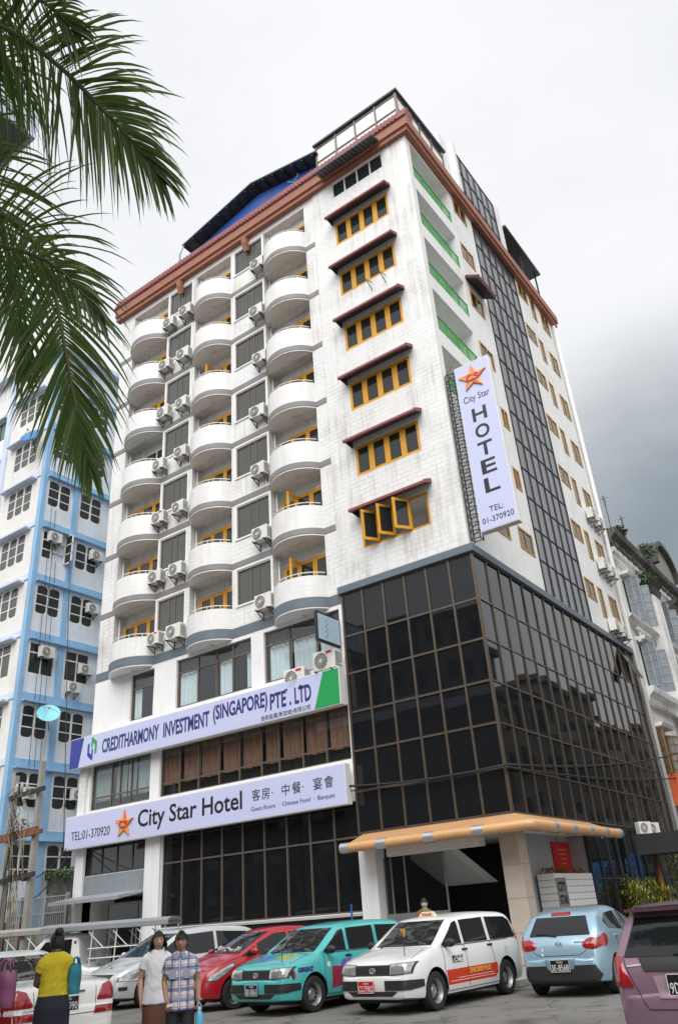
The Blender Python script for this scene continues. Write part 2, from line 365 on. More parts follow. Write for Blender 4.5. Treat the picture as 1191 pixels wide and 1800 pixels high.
# corner bay with the mustard windows
WZ = [13.74+3.097*k for k in range(7)]
holes = [(-4.22, -1.3, z, z+(1.34 if k < 6 else 1.0), .12 if k else 1.2) for k, z in enumerate(WZ)]
P1 = shifted(FRONT, -.05)
m = facade(MB(), P1, -5.42, -.004, 12.5, ZC, holes)
m.quad((-5.42, -.05, 12.5), (-5.42, -.05, ZC), (-5.42, .0, ZC), (-5.42, .0, 12.5))
for k, z in enumerate(WZ): m.quad(*[(x, (.06 if k else 1.1), zz) for x, zz in ((-4.22, z), (-1.3, z), (-1.3, z+1.34), (-4.22, z+1.34))])
m.build('corner_wall', TILE, hotel)
# side wall
SB = [(33.2-2.2, 33.2)]+[(t-2.15, t) for t in (30.2, 27.25, 24.3, 21.35)]
holes = [(.3, 3.9, a, b, 1.7) for a, b in SB]
sidewin = []
for k in range(7):
    t = 14.98+3.06*k
    if k == 0: sidewin += [(2.3, 3.8, t-1.0, t, 2), (4.72, 6.1, t-.98, t, 2)]
    elif k in (1, 2): sidewin += [(5.42, 6.1, t-1.0, t, 2)]
    else: sidewin += [(4.4, 5.75, t-1.0, t, 2)]
    sidewin += [(12.0, 13.3, t-.98, t, 2), (13.75, 14.4, t-1.55, t, 1), (15.3, 16.5, t-1.35, t, 2)]
holes += [(a, b, c, d, .12) for a, b, c, d, n in sidewin]
holes += [(6.5, 11.7, 12.56, ZC, .1)]
m = facade(MB(), SIDE, -.05, HD, 12.5, ZC, holes)
for a, b in SB: m.quad((-1.7, .3, a), (-1.7, 3.9, a), (-1.7, 3.9, b), (-1.7, .3, b))
for a, b, c, d, n in sidewin: m.quad((-.1, a, c), (-.1, b, c), (-.1, b, d), (-.1, a, d))
m.quad((0, HD, 0), (0, HD, ZC), (HX, HD, ZC), (HX, HD, 0)); m.quad((HX, HD, 0), (HX, HD, ZC), (HX, 0, ZC), (HX, 0, 0))
m.build('side_wall', SIDEW, hotel)
MB().box(HX+.01, -.05, .05, HD-.01, ZC-.1, ZC+.35).build('roof_slab', CONC, hotel)
# bands on the flat bays
for k, z in enumerate(LV):
    h = .40 if k == 0 else .26
    for a, b in ((HX, BAL[0][0]), (BAL[0][1], BAL[1][0]), (BAL[1][1], BAL[2][0]), (BAL[2][1], -5.42)):
        MB().box(a, b, -.022, .001, z, z+h).build('band', SLATE if k == 0 else GBAND, hotel)
# balconies
NA = 26
def arc(a, b, sag, off=0):
    c = (b-a)/2; rad = (c*c+sag*sag)/(2*sag); cx = (a+b)/2; cy = rad-sag; th = math.asin(c/rad)
    rr = rad+off
    return [(cx+rr*math.sin(-th+2*th*i/NA), cy-rr*math.cos(-th+2*th*i/NA)) for i in range(NA+1)]
def wallstrip(mb, o, i, z0, z1):
    n = len(o)
    vs = [(x, min(y, .0), z) for z in (z0, z1) for x, y in o]+[(x, min(y, .03), z) for z in (z0, z1) for x, y in i]
    fs = []
    for k in range(n-1):
        fs += [(k, k+1, n+k+1, n+k), (2*n+k, 3*n+k, 3*n+k+1, 2*n+k+1), (n+k, n+k+1, 3*n+k+1, 3*n+k), (k, 2*n+k, 2*n+k+1, k+1)]
    fs += [(0, n, 3*n, 2*n), (n-1, 3*n-1, 4*n-1, 2*n-1)]
    return mb.add(vs, fs)
SAG = .78
for k, z in enumerate(LV):
    for bi, (a, b) in enumerate(BAL):
        o, i = arc(a, b, SAG), arc(a, b, SAG, -.1); o2 = arc(a, b, SAG, .022)
        h = .40 if k == 0 else .26
        par = wallstrip(MB(), o, i, z-.05, z+1.28).build('balcony_parapet', BALC, hotel, smooth=30)
        wallstrip(MB(), o2, o, z+.015, z+h).build('band', SLATE if k == 0 else GBAND, par, smooth=30)
        s = MB(); n = len(i); s.add([(x, min(y, .02), zz) for zz in (z-.025, z+.2) for x, y in i]+[(b, .02, z-.025), (a, .02, z-.025)], [tuple(range(n)), tuple(range(n, 2*n))[::-1]])
        s.build('balcony_slab', PLAIN, par)
        rl = arc(a+.03, b-.03, SAG-.02, -.05)
        r_ = MB().tube([(x, min(y, -.01), z+1.43) for x, y in rl], .024, 6)
        for q in range(2, NA, 5): r_.tube([(rl[q][0], rl[q][1], z+1.27), (rl[q][0], rl[q][1], z+1.43)], .016, 6)
        r_.build('railing', WHITEM, par, smooth=True)
        cx = (a+b)/2
        MB().lathe([(.0, .0), (.07, .0), (.075, -.05), (.05, -.1), (0, -.11)], (cx+.2, -.1, z-.026), 10).build('ceiling_lamp', WHITEM, par, smooth=True)
        # glazed doors at the back of the recess
        if (k, bi) == (3, 0):
            window(hotel, FRONT, a+.3, b-.05, z+.3, z+2.46, .4, 3, [z+.3, z+1.2, z+2.46], WHITEM, DKGL, .07, .06, 'balcony_door')
        else:
            window(hotel, FRONT, a+.22, b-.05, z+.3, z+2.46, .4, 3, [z+.3, z+1.2, z+2.46], MUSTARD, DKGL, .15, .06, 'balcony_door', mw=.22)
            if (k, bi) in ((0, 2), (4, 1), (1, 2)):
                dl = MB(); x = a+1.1; dl.bar((x, -.25, z+.3), (x, -.25, z+2.4), .12, .05); dl.bar((x, .36, z+.3), (x, .36, z+2.4), .12, .05); dl.bar((x, -.3, z+2.36), (x, .38, z+2.36), .05, .14); dl.bar((x, -.3, z+.36), (x, .38, z+.36), .05, .14)
                dl.build('door_leaf', MUSTARD, hotel)
        MB().tube([(a+.1, .25, z+.2), (a+.1, .25, z+2.95)], .05, 8).build('drain_pipe', WHITEM, hotel, smooth=True)
    for (a, b), (sa, sb) in zip(BAYW, ((a_-.06, b_+.06) for a_, b_ in BAYW)):
        w = b-a
        window(hotel, FRONT, a, b, z+1.32, z+2.85, .05, [a, a+w*.4, a+w*.62, b], 1, ALU, TINTGL, .055, .05)
        MB().box(sa, sb, -.05, .05, z+1.25, z+1.32).build('window_sill', PLAIN, hotel)
        MB().box(a-.11, a-.001, -.03, .02, z+1.32, z+2.9).box(b+.001, b+.11, -.03, .02, z+1.32, z+2.9).box(a-.11, b+.11, -.034, .02, z+2.901, z+2.99).build('window_surround', PLAIN, hotel)
# corner bay windows and their tiled awnings
for k, z in enumerate(WZ):
    a, b = -4.22, -1.3; t = z+(1.34 if k < 6 else 1.0)
    if k == 6: window(hotel, P1, a, b, z, t, .02, 4, 1, WHITEM, DKGL, .07, .07)
    elif k > 0: window(hotel, P1, a, b, z, t, .0, 4, 1, MUSTARD, DKGL, .11, .09, mw=.24)
    else:
        fr = window(hotel, P1, a, b, z, t, .0, [a, a+2.1, b], 1, MUSTARD, DKGL, .08, .09, skip=((0, 0), (1, 0)), label='open mustard window with three casements swung out')
        for q in range(3):
            cs = MB(); L_ = .7; x1 = a+.08+.69*(q+1); ang = R(58)
            def cp(s, zz, off=0): return (x1-math.cos(ang)*s-math.sin(ang)*off, -.07-math.sin(ang)*s+math.cos(ang)*off, zz)
            for s0, s1, c, d in ((0, .1, z+.06, t-.05), (L_-.1, L_, z+.06, t-.05), (.1, L_-.1, z+.06, z+.17), (.1, L_-.1, t-.16, t-.05)):
                v = [cp(s, zz, o) for zz in (c, d) for o in (0, .05) for s in (s0, s1)]
                cs.add(v, [(0, 2, 3, 1), (4, 5, 7, 6), (0, 1, 5, 4), (2, 6, 7, 3), (0, 4, 6, 2), (1, 3, 7, 5)])
            c_ = cs.build('casement', MUSTARD, hotel)
            MB().quad(cp(.1, z+.17, .025), cp(L_-.1, z+.17, .025), cp(L_-.1, t-.16, .025), cp(.1, t-.16, .025)).build('pane', DKGL, c_)
    if k < 6:
        A, B = a-.16, b+.16; y1 = -.56; zt, ze = t+.40, t+.12
        aw = MB().prism([(-.052, zt-.1), (-.052, zt), (y1, ze), (y1, ze-.06)], 'x', A, B).prism([(-.052, zt-.1), (y1, ze-.06), (-.052, t+.02)], 'x', A+.02, A+.07).build('awning', SOFFIT, hotel)
        ti = MB(); n = 17
        for q in range(n):
            x0 = A-.03+(B-A+.06)*q/n; x1 = A-.03+(B-A+.06)*(q+1)/n; xm = (x0+x1)/2; rad = (x1-x0)/2*.98
            prof = [(xm+rad*math.cos(R(180-30*j)), rad*.8*math.sin(R(180-30*j))) for j in range(7)]
            v = [(x, -.06, zt+.02+h) for x, h in prof]+[(x, y1-.06, ze-.03+h) for x, h in prof]
            ti.add(v, [(j, j+1, 8+j, 7+j) for j in range(6)]+[tuple(range(7, 14)), tuple(range(7))[::-1]])
        ti.build('roof_tiles', ROOFT, aw)['kind'] = 'stuff'
        MB().prism([(y1-.075, ze-.07), (y1-.075, ze+.03), (y1-.02, ze+.06), (y1+.03, ze-.07)], 'x', A-.03, B+.03).build('tile_edge', ROOFT, aw)
        MB().prism([(y1-.075, ze-.07), (-.055, zt-.12), (-.055, zt+.06), (y1-.075, ze+.06)], 'x', B+.03, B+.07).build('tile_edge', ROOFT, aw)
    else:
        aw = MB().prism([(-.052, 33.85), (-.052, 33.95), (-1.0, t+.2), (-1.0, t+.13)], 'x', a-.35, b+.1).build('awning', CORRUG, hotel)
        rb = MB()
        for q in range(15): x = a-.25+q*.205; rb.bar((x, -.06, 33.83), (x, -.98, t+.13), .04, .03)
        rb.build('awning_ribs', GREYM, aw)
bw = MB()
for x in (-2.6, -1.9): bw.bar((x, -.05, WZ[4]-.15), (x, -.5, WZ[4]-.32), .035).bar((x, -.5, WZ[4]-.32), (x, -.05, WZ[4]-.62), .035)
bw.build('empty_bracket', GREYM, hotel)
# side windows, balcony rails, side awning
for a, b, c, d, n in sidewin: window(hotel, SIDE, a, b, c, d, -.03, n, 1, OLDYEL, DKGL, .09, .07)
for a, b in SB:
    gr = MB().tube([(-.05, .3, a+.78), (-.05, 3.9, a+.78)], .03, 6).tube([(-.05, .3, a+.08), (-.05, 3.9, a+.08)], .02, 6)
    for q in range(37): gr.bar((-.05, .3+q*.1, a), (-.05, .3+q*.1, a+.78), .018)
    for q in range(5): gr.bar((-.05, .32+q*.89, a), (-.05, .32+q*.89, a+.84), .05)
    gr.build('green_railing', GREENP, hotel)
sa = MB().prism([(.002, 27.75), (.002, 27.85), (.6, 27.5), (.6, 27.38)], 'y', 4.2, 6.05)
sa.build('awning', SOFFIT, hotel)
ti = MB()
for q in range(9): ti.tube([(.02, 4.26+q*.215, 27.86), (.63, 4.26+q*.215, 27.51)], .1, 8)
ti.build('roof_tiles', ROOFT, hotel, smooth=40)['kind'] = 'stuff'
# glass strip up the side
def curtain(P, us, zs, d, gm, fm, fw_, tilt, name, skip=None):
    f = MB()
    for u in us: pbox(f, P, u-fw_/2, u+fw_/2, zs[0], zs[-1], d-.05, d+.06)
    for z in zs: pbox(f, P, us[0]-fw_/2+.002, us[-1]+fw_/2-.002, z-fw_/2, z+fw_/2, d-.035, d+.05)
    fr = f.build(name, fm, hotel)
    for i in range(len(us)-1):
        for j in range(len(zs)-1):
            if skip and skip(i, j): continue
            a, b, c, e = us[i]+.01, us[i+1]-.01, zs[j]+.01, zs[j+1]-.01
            t0, t1 = random.gauss(0, tilt), random.gauss(0, tilt)
            q = [P(a, c, d+t0+t1), P(b, c, d-t0+t1), P(b, e, d-t0-t1), P(a, e, d+t0-t1)]; q2 = [P(u_, z_, d+.03) for u_, z_ in ((a, c), (b, c), (b, e), (a, e))]
            MB().add(q+q2, [(0, 1, 2, 3), (7, 6, 5, 4), (0, 4, 5, 1), (1, 5, 6, 2), (2, 6, 7, 3), (3, 7, 4, 0)]).build('glass_panel', gm, fr)
    return fr
curtain(SIDE, [6.55+5.1*i/6 for i in range(7)], [12.6+20.8*i/14 for i in range(15)], .0, STRIPGL, DARKM, .032, .001, 'glass_strip')
ZR = [12.22, 10.6, 9.23, 7.87, 6.56, 5.26, 3.98][::-1]
curtain(FRONT, [-5.39+5.39*i/6 for i in range(7)], ZR, 0, BLKGL, BRONZE, .07, .004, 'glass_wall_front')
curtain(SIDE, [16.83*i/17 for i in range(18)], ZR, 0, BLKGL, BRONZE, .045, .004, 'glass_wall_side', skip=lambda i, j: (i, j) == (15, 5))
curtain(SIDE, [5.55+11.28*i/11 for i in range(12)], [.6, 2.2, 3.9], .02, BLKGL, DARKM, .06, .002, 'shop_glass')
# one top-hung pane stands open
op = MB().quad((.02, 14.9, 12.1), (.02, 15.8, 12.1), (.55, 15.8, 10.75), (.55, 14.9, 10.75)); op.build('open_pane', BLKGL, hotel)
MB().bar((.02, 14.87, 12.1), (.56, 14.87, 10.73), .06).bar((.02, 15.83, 12.1), (.56, 15.83, 10.73), .06).bar((.56, 14.87, 10.73), (.56, 15.83, 10.73), .06).build('open_sash', BRONZE, hotel)
led = MB(); led.box(-5.5, .14, -.16, .1, 12.24, 12.52).box(-.1, .14, .101, HD, 12.24, 12.52); led.build('ledge', SLATE, hotel, bevel=.015)
MB().tube([(.16, 17.06, .2), (.16, 17.06, 33.2)], .11, 10).build('downpipe', WHITEM, hotel, smooth=True)
# cornice: terracotta fascia, maroon tile slope
def cornice(prof, name, m_, x0=HX-.35, y1=HD+.4):
    mb = MB(); n = len(prof)
    # prof: (outward offset, z); front run then side run, mitred at the corner
    rows = [[(x0, -o, z) for o, z in prof], [(o, -o, z) for o, z in prof], [(o, y1, z) for o, z in prof]]
    vs = [p for r_ in rows for p in r_]
    fs = [(i*n+k, i*n+(k+1) % n, (i+1)*n+(k+1) % n, (i+1)*n+k) for i in range(2) for k in range(n)]
    fs += [tuple(range(n)), tuple(range(2*n, 3*n))[::-1]]
    return mb.add(vs, fs).build(name, m_, hotel)
cornice([(-.05, 33.42), (.26, 33.42), (.26, 33.64), (.36, 33.68), (.36, 34.2), (-.05, 34.2)], 'cornice', TERRA)
MB().prism([(-.38, 34.2), (-.44, 34.24), (-.2, 34.95), (.3, 34.95), (.3, 34.2)], 'x', HX-.4, .36).build('cornice_roof', ROOFT, hotel)
rt = MB()
for i in range(90):
    x = HX-.3+i*.22
    if x < .3: rt.tube([(x, -.44, 34.26), (x, -.2, 34.93)], .05, 6)
rt.build('cornice_tiles', ROOFT, hotel, smooth=40)['kind'] = 'stuff'
for x in (-14.55, -9.75): MB().prism([(-.01, 33.39), (-.01, 32.6), (-.12, 32.55), (-.3, 33.0), (-.36, 33.39)], 'x', x-.14, x+.14).build('cornice_bracket', TERRA, hotel)
# roof-top rooms
ph = MB().box(-5.3, -.4, .5, 5.2, 34.6, 37.35); ph.build('penthouse_wall', PLAIN, hotel)
fr = MB()
for x in (-5.3, -4.05, -2.85, -1.62, -.42): fr.box(x-.04, x+.04, .44, .499, 34.9, 37.5)
for z in (36.25, 37.3): fr.box(-5.34, -.36, .45, .498, z-.03, z+.03)
for y in (.5, 1.6, 2.7, 3.9, 5.16): fr.box(-.399, -.34, y-.04, y+.04, 34.9, 37.5)
for z in (36.25, 37.3): fr.box(-.398, -.35, .46, 5.2, z-.03, z+.03)
fr.build('penthouse_frame', ALU, hotel)
for y0 in (1.75, 2.85): MB().box(-.398, -.37, y0, y0+.85, 35.6, 36.15).build('penthouse_window', DKGL, hotel)
MB().prism([(.36, 37.5), (.36, 37.62), (5.5, 38.1), (5.5, 37.98)], 'x', -5.45, -.26).build('penthouse_roof', CORRUG, hotel)
# blue gabled hall
gy = .92
gb = MB(); gb.add([(x, y, z) for y in (gy, 15) for x, z in ((-14.3, 34.3), (-5.6, 34.3), (-5.6, 36.75), (-9.67, 37.6), (-14.3, 36.65))], [(0, 1, 2, 3, 4), (9, 8, 7, 6, 5), (0, 4, 9, 5), (1, 6, 7, 2)]); gb.build('gable_wall', BLUEP, hotel)
rf = MB()
for (xa, za), (xb, zb) in (((-15.0, 36.72), (-9.67, 37.86)), ((-9.67, 37.86), (-5.2, 36.85))):
    rf.add([(xa, .25, za), (xb, .25, zb), (xb, 15.4, zb), (xa, 15.4, za), (xa, .25, za+.09), (xb, .25, zb+.09), (xb, 15.4, zb+.09), (xa, 15.4, za+.09)], [(0, 1, 2, 3), (4, 7, 6, 5), (0, 4, 5, 1), (2, 6, 7, 3), (0, 3, 7, 4), (1, 5, 6, 2)])
rfo = rf.build('gable_roof', CORRUG, hotel)
for i in range(15):
    x = -14.85+i*.67; z = 36.72+(x+15)*.2139 if x < -9.67 else 37.86-(x+9.67)*.226
    MB().box(x-.05, x+.05, .3, .91, z-.13, z-.012).build('rafter', SOFFIT, rfo)
for a, b in ((-12.4, -11.5), (-11.0, -10.3), (-8.4, -7.5)): MB().box(a, b, gy-.03, gy-.001, 35.0, 35.9).build('gable_window', DKGL, hotel)
MB().tube([(-14.9, .3, 36.7), (-15.2, .3, 36.2), (-15.2, .35, 35.0)], .05, 8).build('gutter_pipe', mat('pale_blue_pipe', (.35, .52, .58), .5), hotel, smooth=True)
# stair tower above the strip, side shed
MB().box(-5.2, -.42, 5.3, 12.1, 34.6, 39.6).build('stair_tower', PLAIN, hotel)
MB().box(-.42, -.1, 6.3, 6.6, 34.5, 39.6).build('tower_fin', SIDEW, hotel)
MB().box(-.42, -.1, 11.8, 12.05, 34.5, 39.4).build('tower_fin', SIDEW, hotel)
curtain(shifted(SIDE, .3), [6.62+5.1*i/6 for i in range(7)], [35.0+4.5*i/3 for i in range(4)], 0, STRIPGL, DARKM, .032, .001, 'tower_glass')
MB().box(-5.5, .0, 12.4, 17.7, 38.05, 38.2).build('shed_roof', CORRUG, hotel)
sp = MB()
for y in (12.6, 15.0, 17.4): sp.bar((-.3, y, 34.6), (-.3, y, 38.05), .09).bar((-5.2, y, 34.6), (-5.2, y, 38.05), .09)
sp.bar((-.3, 12.6, 36.3), (-.3, 17.4, 36.3), .06); sp.build('shed_post', SOFFIT, hotel)
MB().box(-5.0, -.6, 13, 17, 34.5, 36.6).build('shed_room', CORRUG, hotel)

# ---- lower storeys
LW = [(-17.0, -15.5), (-14.15, -9.93), (-9.28, -5.6)]
ho = [(a, b, 9.72, 11.76, .2) for a, b in LW]+[(-19.25, -15.5, 6.35, 8.2, .2), (-14.95, -5.5, 6.35, 8.2, .2), (-19.2, -15.5, 3.82, 5.05, .2), (-14.62, -5.42, 1.72, 5.0, .2), (-19.2, -15.5, .2, 3.0, 1.6)]
m = facade(MB(), FRONT, HX, -5.42, .1, 11.93, ho)
m.build('lower_wall', PLAIN, hotel)
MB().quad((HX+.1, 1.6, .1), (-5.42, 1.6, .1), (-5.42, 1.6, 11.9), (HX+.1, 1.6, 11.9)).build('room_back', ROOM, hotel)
def curtain_cloth(a, b, z0, z1, y, m_, parent, folds=9, amp=.04):
    mb = MB(); n = max(8, int((b-a)*folds*4)); ph_ = random.random()*6
    fn = lambda u, v: (a+(b-a)*u, y+amp*math.sin(ph_+u*(b-a)*folds*2*math.pi*.5)*(.6+.4*v)+amp*.5*math.sin(3+u*(b-a)*folds*1.9), z0+(z1-z0)*v)
    return mb.grid(fn, n, 1).build('curtain', m_, parent, smooth=True)
w1 = window(hotel, FRONT, -17.0, -15.5, 9.72, 11.76, .1, 1, [9.72, 11.1, 11.76], ALU, CLEAR, .07, .06)
for a, b in ((-16.95, -16.45), (-15.85, -15.53)): curtain_cloth(a, b, 9.75, 11.1, .26, CURT, w1)
w2 = window(hotel, FRONT, -14.15, -9.93, 9.72, 11.76, .1, [-14.15, -12.95, -11.9, -11.0, -9.93], [9.72, 11.2, 11.76], ALU, CLEAR, .08, .06)
for a, b in ((-14.1, -13.0), (-11.85, -11.05), (-10.4, -9.98)): curtain_cloth(a, b, 9.75, 11.25, .26, CURT, w2)
w3 = window(hotel, FRONT, -9.28, -5.6, 9.72, 11.76, .1, [-9.28, -8.05, -6.75, -5.6], [9.72, 11.2, 11.76], ALU, CLEAR, .08, .06)
for a, b in ((-9.2, -8.1), (-8.0, -6.85), (-6.7, -5.7)): curtain_cloth(a, b, 9.75, 11.3, .26, CURT, w3)
for a, b in LW: MB().box(a-.02, b+.02, .34, .42, 11.22, 11.8).build('curtain_pelmet', SOFFIT, hotel)
w4 = window(hotel, FRONT, -19.25, -15.5, 6.35, 8.2, .1, [-19.25, -18.0, -17.45, -16.75, -15.5], [6.35, 6.85, 8.2], ALU, CLEAR, .06, .06)
for a, b in ((-19.2, -18.05), (-17.9, -17.2), (-17.1, -16.6), (-16.5, -15.55)): curtain_cloth(a, b, 6.7, 8.2, .26, GRCURT, w4, 4, .03)
us = [-14.95, -13.9, -12.85, -11.75, -10.7, -9.6, -8.75, -7.65, -6.6, -5.5]
w5 = window(hotel, FRONT, -14.95, -5.5, 6.35, 8.2, .1, us, [6.35, 6.85, 8.2], ALU, CLEAR, .06, .06)
for a, b in zip(us, us[1:]): curtain_cloth(a+.06, b-.06, 6.8, 8.2, .26, BRCURT, w5, 7, .05)
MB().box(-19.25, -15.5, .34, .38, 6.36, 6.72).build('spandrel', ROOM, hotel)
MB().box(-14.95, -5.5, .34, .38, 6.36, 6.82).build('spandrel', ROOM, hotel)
for x0, x1 in ((-19.85, -19.25), (-15.5, -14.95)): pass
MB().box(-19.9, -19.46, -.12, .6, 5.9, 9.3).build('edge_pier', TILE, hotel)
# ground floor
for x0, x1 in ((-19.75, -19.2), (-15.48, -14.64), (-5.42, -4.78)): MB().box(x0, x1, -.12, .4, .1, 5.0 if x0 < -6 else 3.6).build('pier', PLAIN, hotel, bevel=.01)
window(hotel, FRONT, -19.2, -15.5, 3.82, 5.05, .08, 4, 1, SOFFIT, DKGL, .06, .06)
MB().box(-19.2, -15.5, -.03, .05, 3.0, 3.8).build('spandrel_panel', mat('grey_stained_panel', (.24, .27, .29), .6, var=.15, streak=.4), hotel)
MB().prism([(-.03, 3.02), (-.03, 3.1), (-1.35, 2.9), (-1.35, 2.78)], 'x', -19.6, -15.5).build('shop_awning', mat('grey_awning_sheet', (.36, .38, .41), .5, .2, var=.1, streak=.2), hotel)
window(hotel, FRONT, -18.3, -15.5, 1.2, 2.75, .5, [-18.3, -16.5, -15.5], [1.2, 2.0, 2.75], GREYM, DKGL, .08, .06, 'shop_window')
us = [-14.62+9.2*i/9 for i in range(10)]
curtain(FRONT, us, [1.74, 3.9, 5.0], .1, BLKGL, ALU, .06, .002, 'restaurant_glass')
pl = MB().box(-14.64, -5.42, -.1, .0, .14, 1.62).build('granite_plinth', GRAN, hotel)
for i in range(9):
    for j in range(3): MB().box(-14.62+i*1.022, -13.61+i*1.022, -.115, -.101, .16+j*.49, .64+j*.49).build('granite_slab', GRAN, pl)
MB().box(-14.64, -5.42, -.16, .02, 1.62, 1.7).build('plinth_coping', mat('grey_coping', (.42, .41, .39), .6, var=.1), hotel)
# entrance recess
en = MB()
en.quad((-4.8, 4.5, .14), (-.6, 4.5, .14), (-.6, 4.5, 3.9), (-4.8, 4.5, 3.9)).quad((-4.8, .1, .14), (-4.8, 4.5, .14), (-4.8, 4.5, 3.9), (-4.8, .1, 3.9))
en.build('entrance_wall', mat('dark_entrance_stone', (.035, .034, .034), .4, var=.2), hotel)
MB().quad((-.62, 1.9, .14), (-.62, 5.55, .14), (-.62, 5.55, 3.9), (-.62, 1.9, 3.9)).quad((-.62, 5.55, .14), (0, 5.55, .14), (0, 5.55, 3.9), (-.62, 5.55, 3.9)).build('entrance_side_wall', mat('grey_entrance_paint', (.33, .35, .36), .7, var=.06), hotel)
MB().box(-4.8, -.02, .1, 5.5, 3.55, 3.9).build('entrance_ceiling', PLAIN, hotel)
MB().box(-4.4, -1.15, -.06, .3, 3.2, 3.5).build('entrance_beam', PLAIN, hotel)
MB().add([(-4.5, 1.5, 3.15), (-2.9, 1.5, 3.2), (-2.35, 2.6, 2.3), (-3.95, 2.6, 2.3), (-4.5, 1.5, 3.45), (-2.9, 1.5, 3.45), (-2.2, 3.0, 2.3), (-3.8, 3.0, 2.3)], [(0, 1, 2, 3), (4, 7, 6, 5), (0, 4, 5, 1), (1, 5, 6, 2), (2, 6, 7, 3), (3, 7, 4, 0)]).build('stair_soffit', PLAIN, hotel)
MB().quad((-4.78, .3, .14), (-2.6, .3, .14), (-2.6, .3, 3.2), (-4.78, .3, 3.2)).build('lobby_glass', clear_glass('lobby_glass_mat', (.42, .43, .42), .05), hotel)
lg = MB().box(-4.78, -2.6, .26, .34, 1.3, 1.6)
for x in (-4.5, -4.0, -2.6): lg.box(x-.02, x+.02, .27, .33, .14, 3.2)
lg.build('lobby_frame', GREYM, hotel)
MB().box(-.52, .06, -.1, .48, .14, 3.6).build('entrance_column', STONE, hotel, bevel=.02)
for z in (.9, 1.75, 2.6): MB().box(-.525, .065, -.105, .485, z, z+.012).build('column_joint', CONC, hotel)
# canopy
XC, YC, YE = 1.0, -1.12, 6.0
cn = MB().add([(-5.25, .02, 3.5), (-5.25, YC, 3.42), (XC, YC, 3.42), (XC, YE, 3.42), (0.02, YE, 3.5), (.02, .02, 3.5), (-5.25, .02, 3.96), (-5.25, YC, 3.56), (XC, YC, 3.56), (XC, YE, 3.56), (.02, YE, 3.96), (.02, .02, 3.96)],
  [(0, 1, 2, 5), (5, 2, 3, 4), (6, 11, 8, 7), (11, 10, 9, 8), (0, 6, 7, 1), (1, 7, 8, 2), (2, 8, 9, 3), (3, 9, 10, 4)])
can = cn.build('canopy', mat('tan_canopy_sheet', (.52, .29, .14), .5, var=.1, streak=.2), hotel)
MB().tube([(-5.3, YC, 3.5), (-3, YC, 3.5), (XC-.12, YC, 3.5), (XC-.03, YC+.03, 3.5), (XC, YC+.12, 3.5), (XC, 3, 3.5), (XC, YE, 3.5)], .14, 14).build('canopy_tube', ORANGET, can, smooth=40)
for p, q in [((x, YC), (x+.34, YC)) for x in (-5.34, -4.0, -2.35, -.75)]+[((XC, y), (XC, y+.3)) for y in (.2, 1.6, 3.0, 4.4, 5.75)]:
    MB().tube([(*p, 3.5), (*q, 3.5)], .152, 14).build('tube_clamp', mat('brushed_steel', (.55, .55, .55), .35, .7, var=.1) if 'brushed_steel' not in MATS else MATS['brushed_steel'], can, smooth=40)
for x, y in ((-4, -.5), (-2, -.5), (.5, .8), (.5, 2.2), (.5, 3.6)): MB().lathe([(.0, 0), (.1, 0), (.1, -.02), (0, -.02)], (x, y, 3.44), 12).build('downlight', WHITEM, can)
# planter with the name panel
PLK = mat('white_painted_plank', (.66, .655, .64), .6, var=.08)
pt = MB().box(-.5, .0, 2.2, 5.38, .14, 2.3).build('planter', mat('planter_core', (.3, .3, .3), .8), hotel)
for j in range(12):
    z = .16+j*.185
    MB().box(-.515, .02, 2.18, 5.4, z, z+.168).build('plank', PLK, pt)
MB().box(.021, .05, 2.21, 2.98, 1.42, 2.24).build('name_panel', mat('grey_name_panel', (.19, .19, .19), .6, var=.1), pt)
text('CITY', .4, INK, 'lettering', pt, (.052, 2.29, 1.86), (R(90), 0, R(90)), width=.6, bold=.012, height=.27)
text('STAR', .4, INK, 'lettering', pt, (.052, 2.29, 1.52), (R(90), 0, R(90)), width=.62, bold=.012, height=.25)
fl = MB()
for i in range(120):
    y = random.uniform(2.3, 5.3); x = random.uniform(-.45, -.05); z = 2.3+random.random()*.22
    d = Vector((random.uniform(-1, 1), random.uniform(-1, 1), random.uniform(.1, 1))).normalized()*.09; e = d.cross(Vector((.3, .5, .8))).normalized()*.04; c = Vector((x, y, z))
    fl.quad(c-d, c+e, c+d, c-e)
fl.build('planter_flowers', mat('rust_flowers', (.30, .12, .03), .7, var=.5, vscale=9), pt)['kind'] = 'stuff'
np_ = MB().box(-.6, -.575, 3.9, 5.4, 2.45, 3.35).build('red_notice', RED, hotel)
for j in range(4): MB().box(-.574, -.571, 4.2+.1*j, 5.1-.05*j, 3.1-j*.14, 3.15-j*.14).build('notice_line', SORANGE, np_)
MB().box(-5.04, -5.0, -1.28, -1.24, .14, 1.95).build('post', BLUEP)
tag(bpy.data.objects['post'], 'thin blue post standing on the pavement behind the teal van', 'post'); bpy.data.objects['post'].name = 'marker_post'
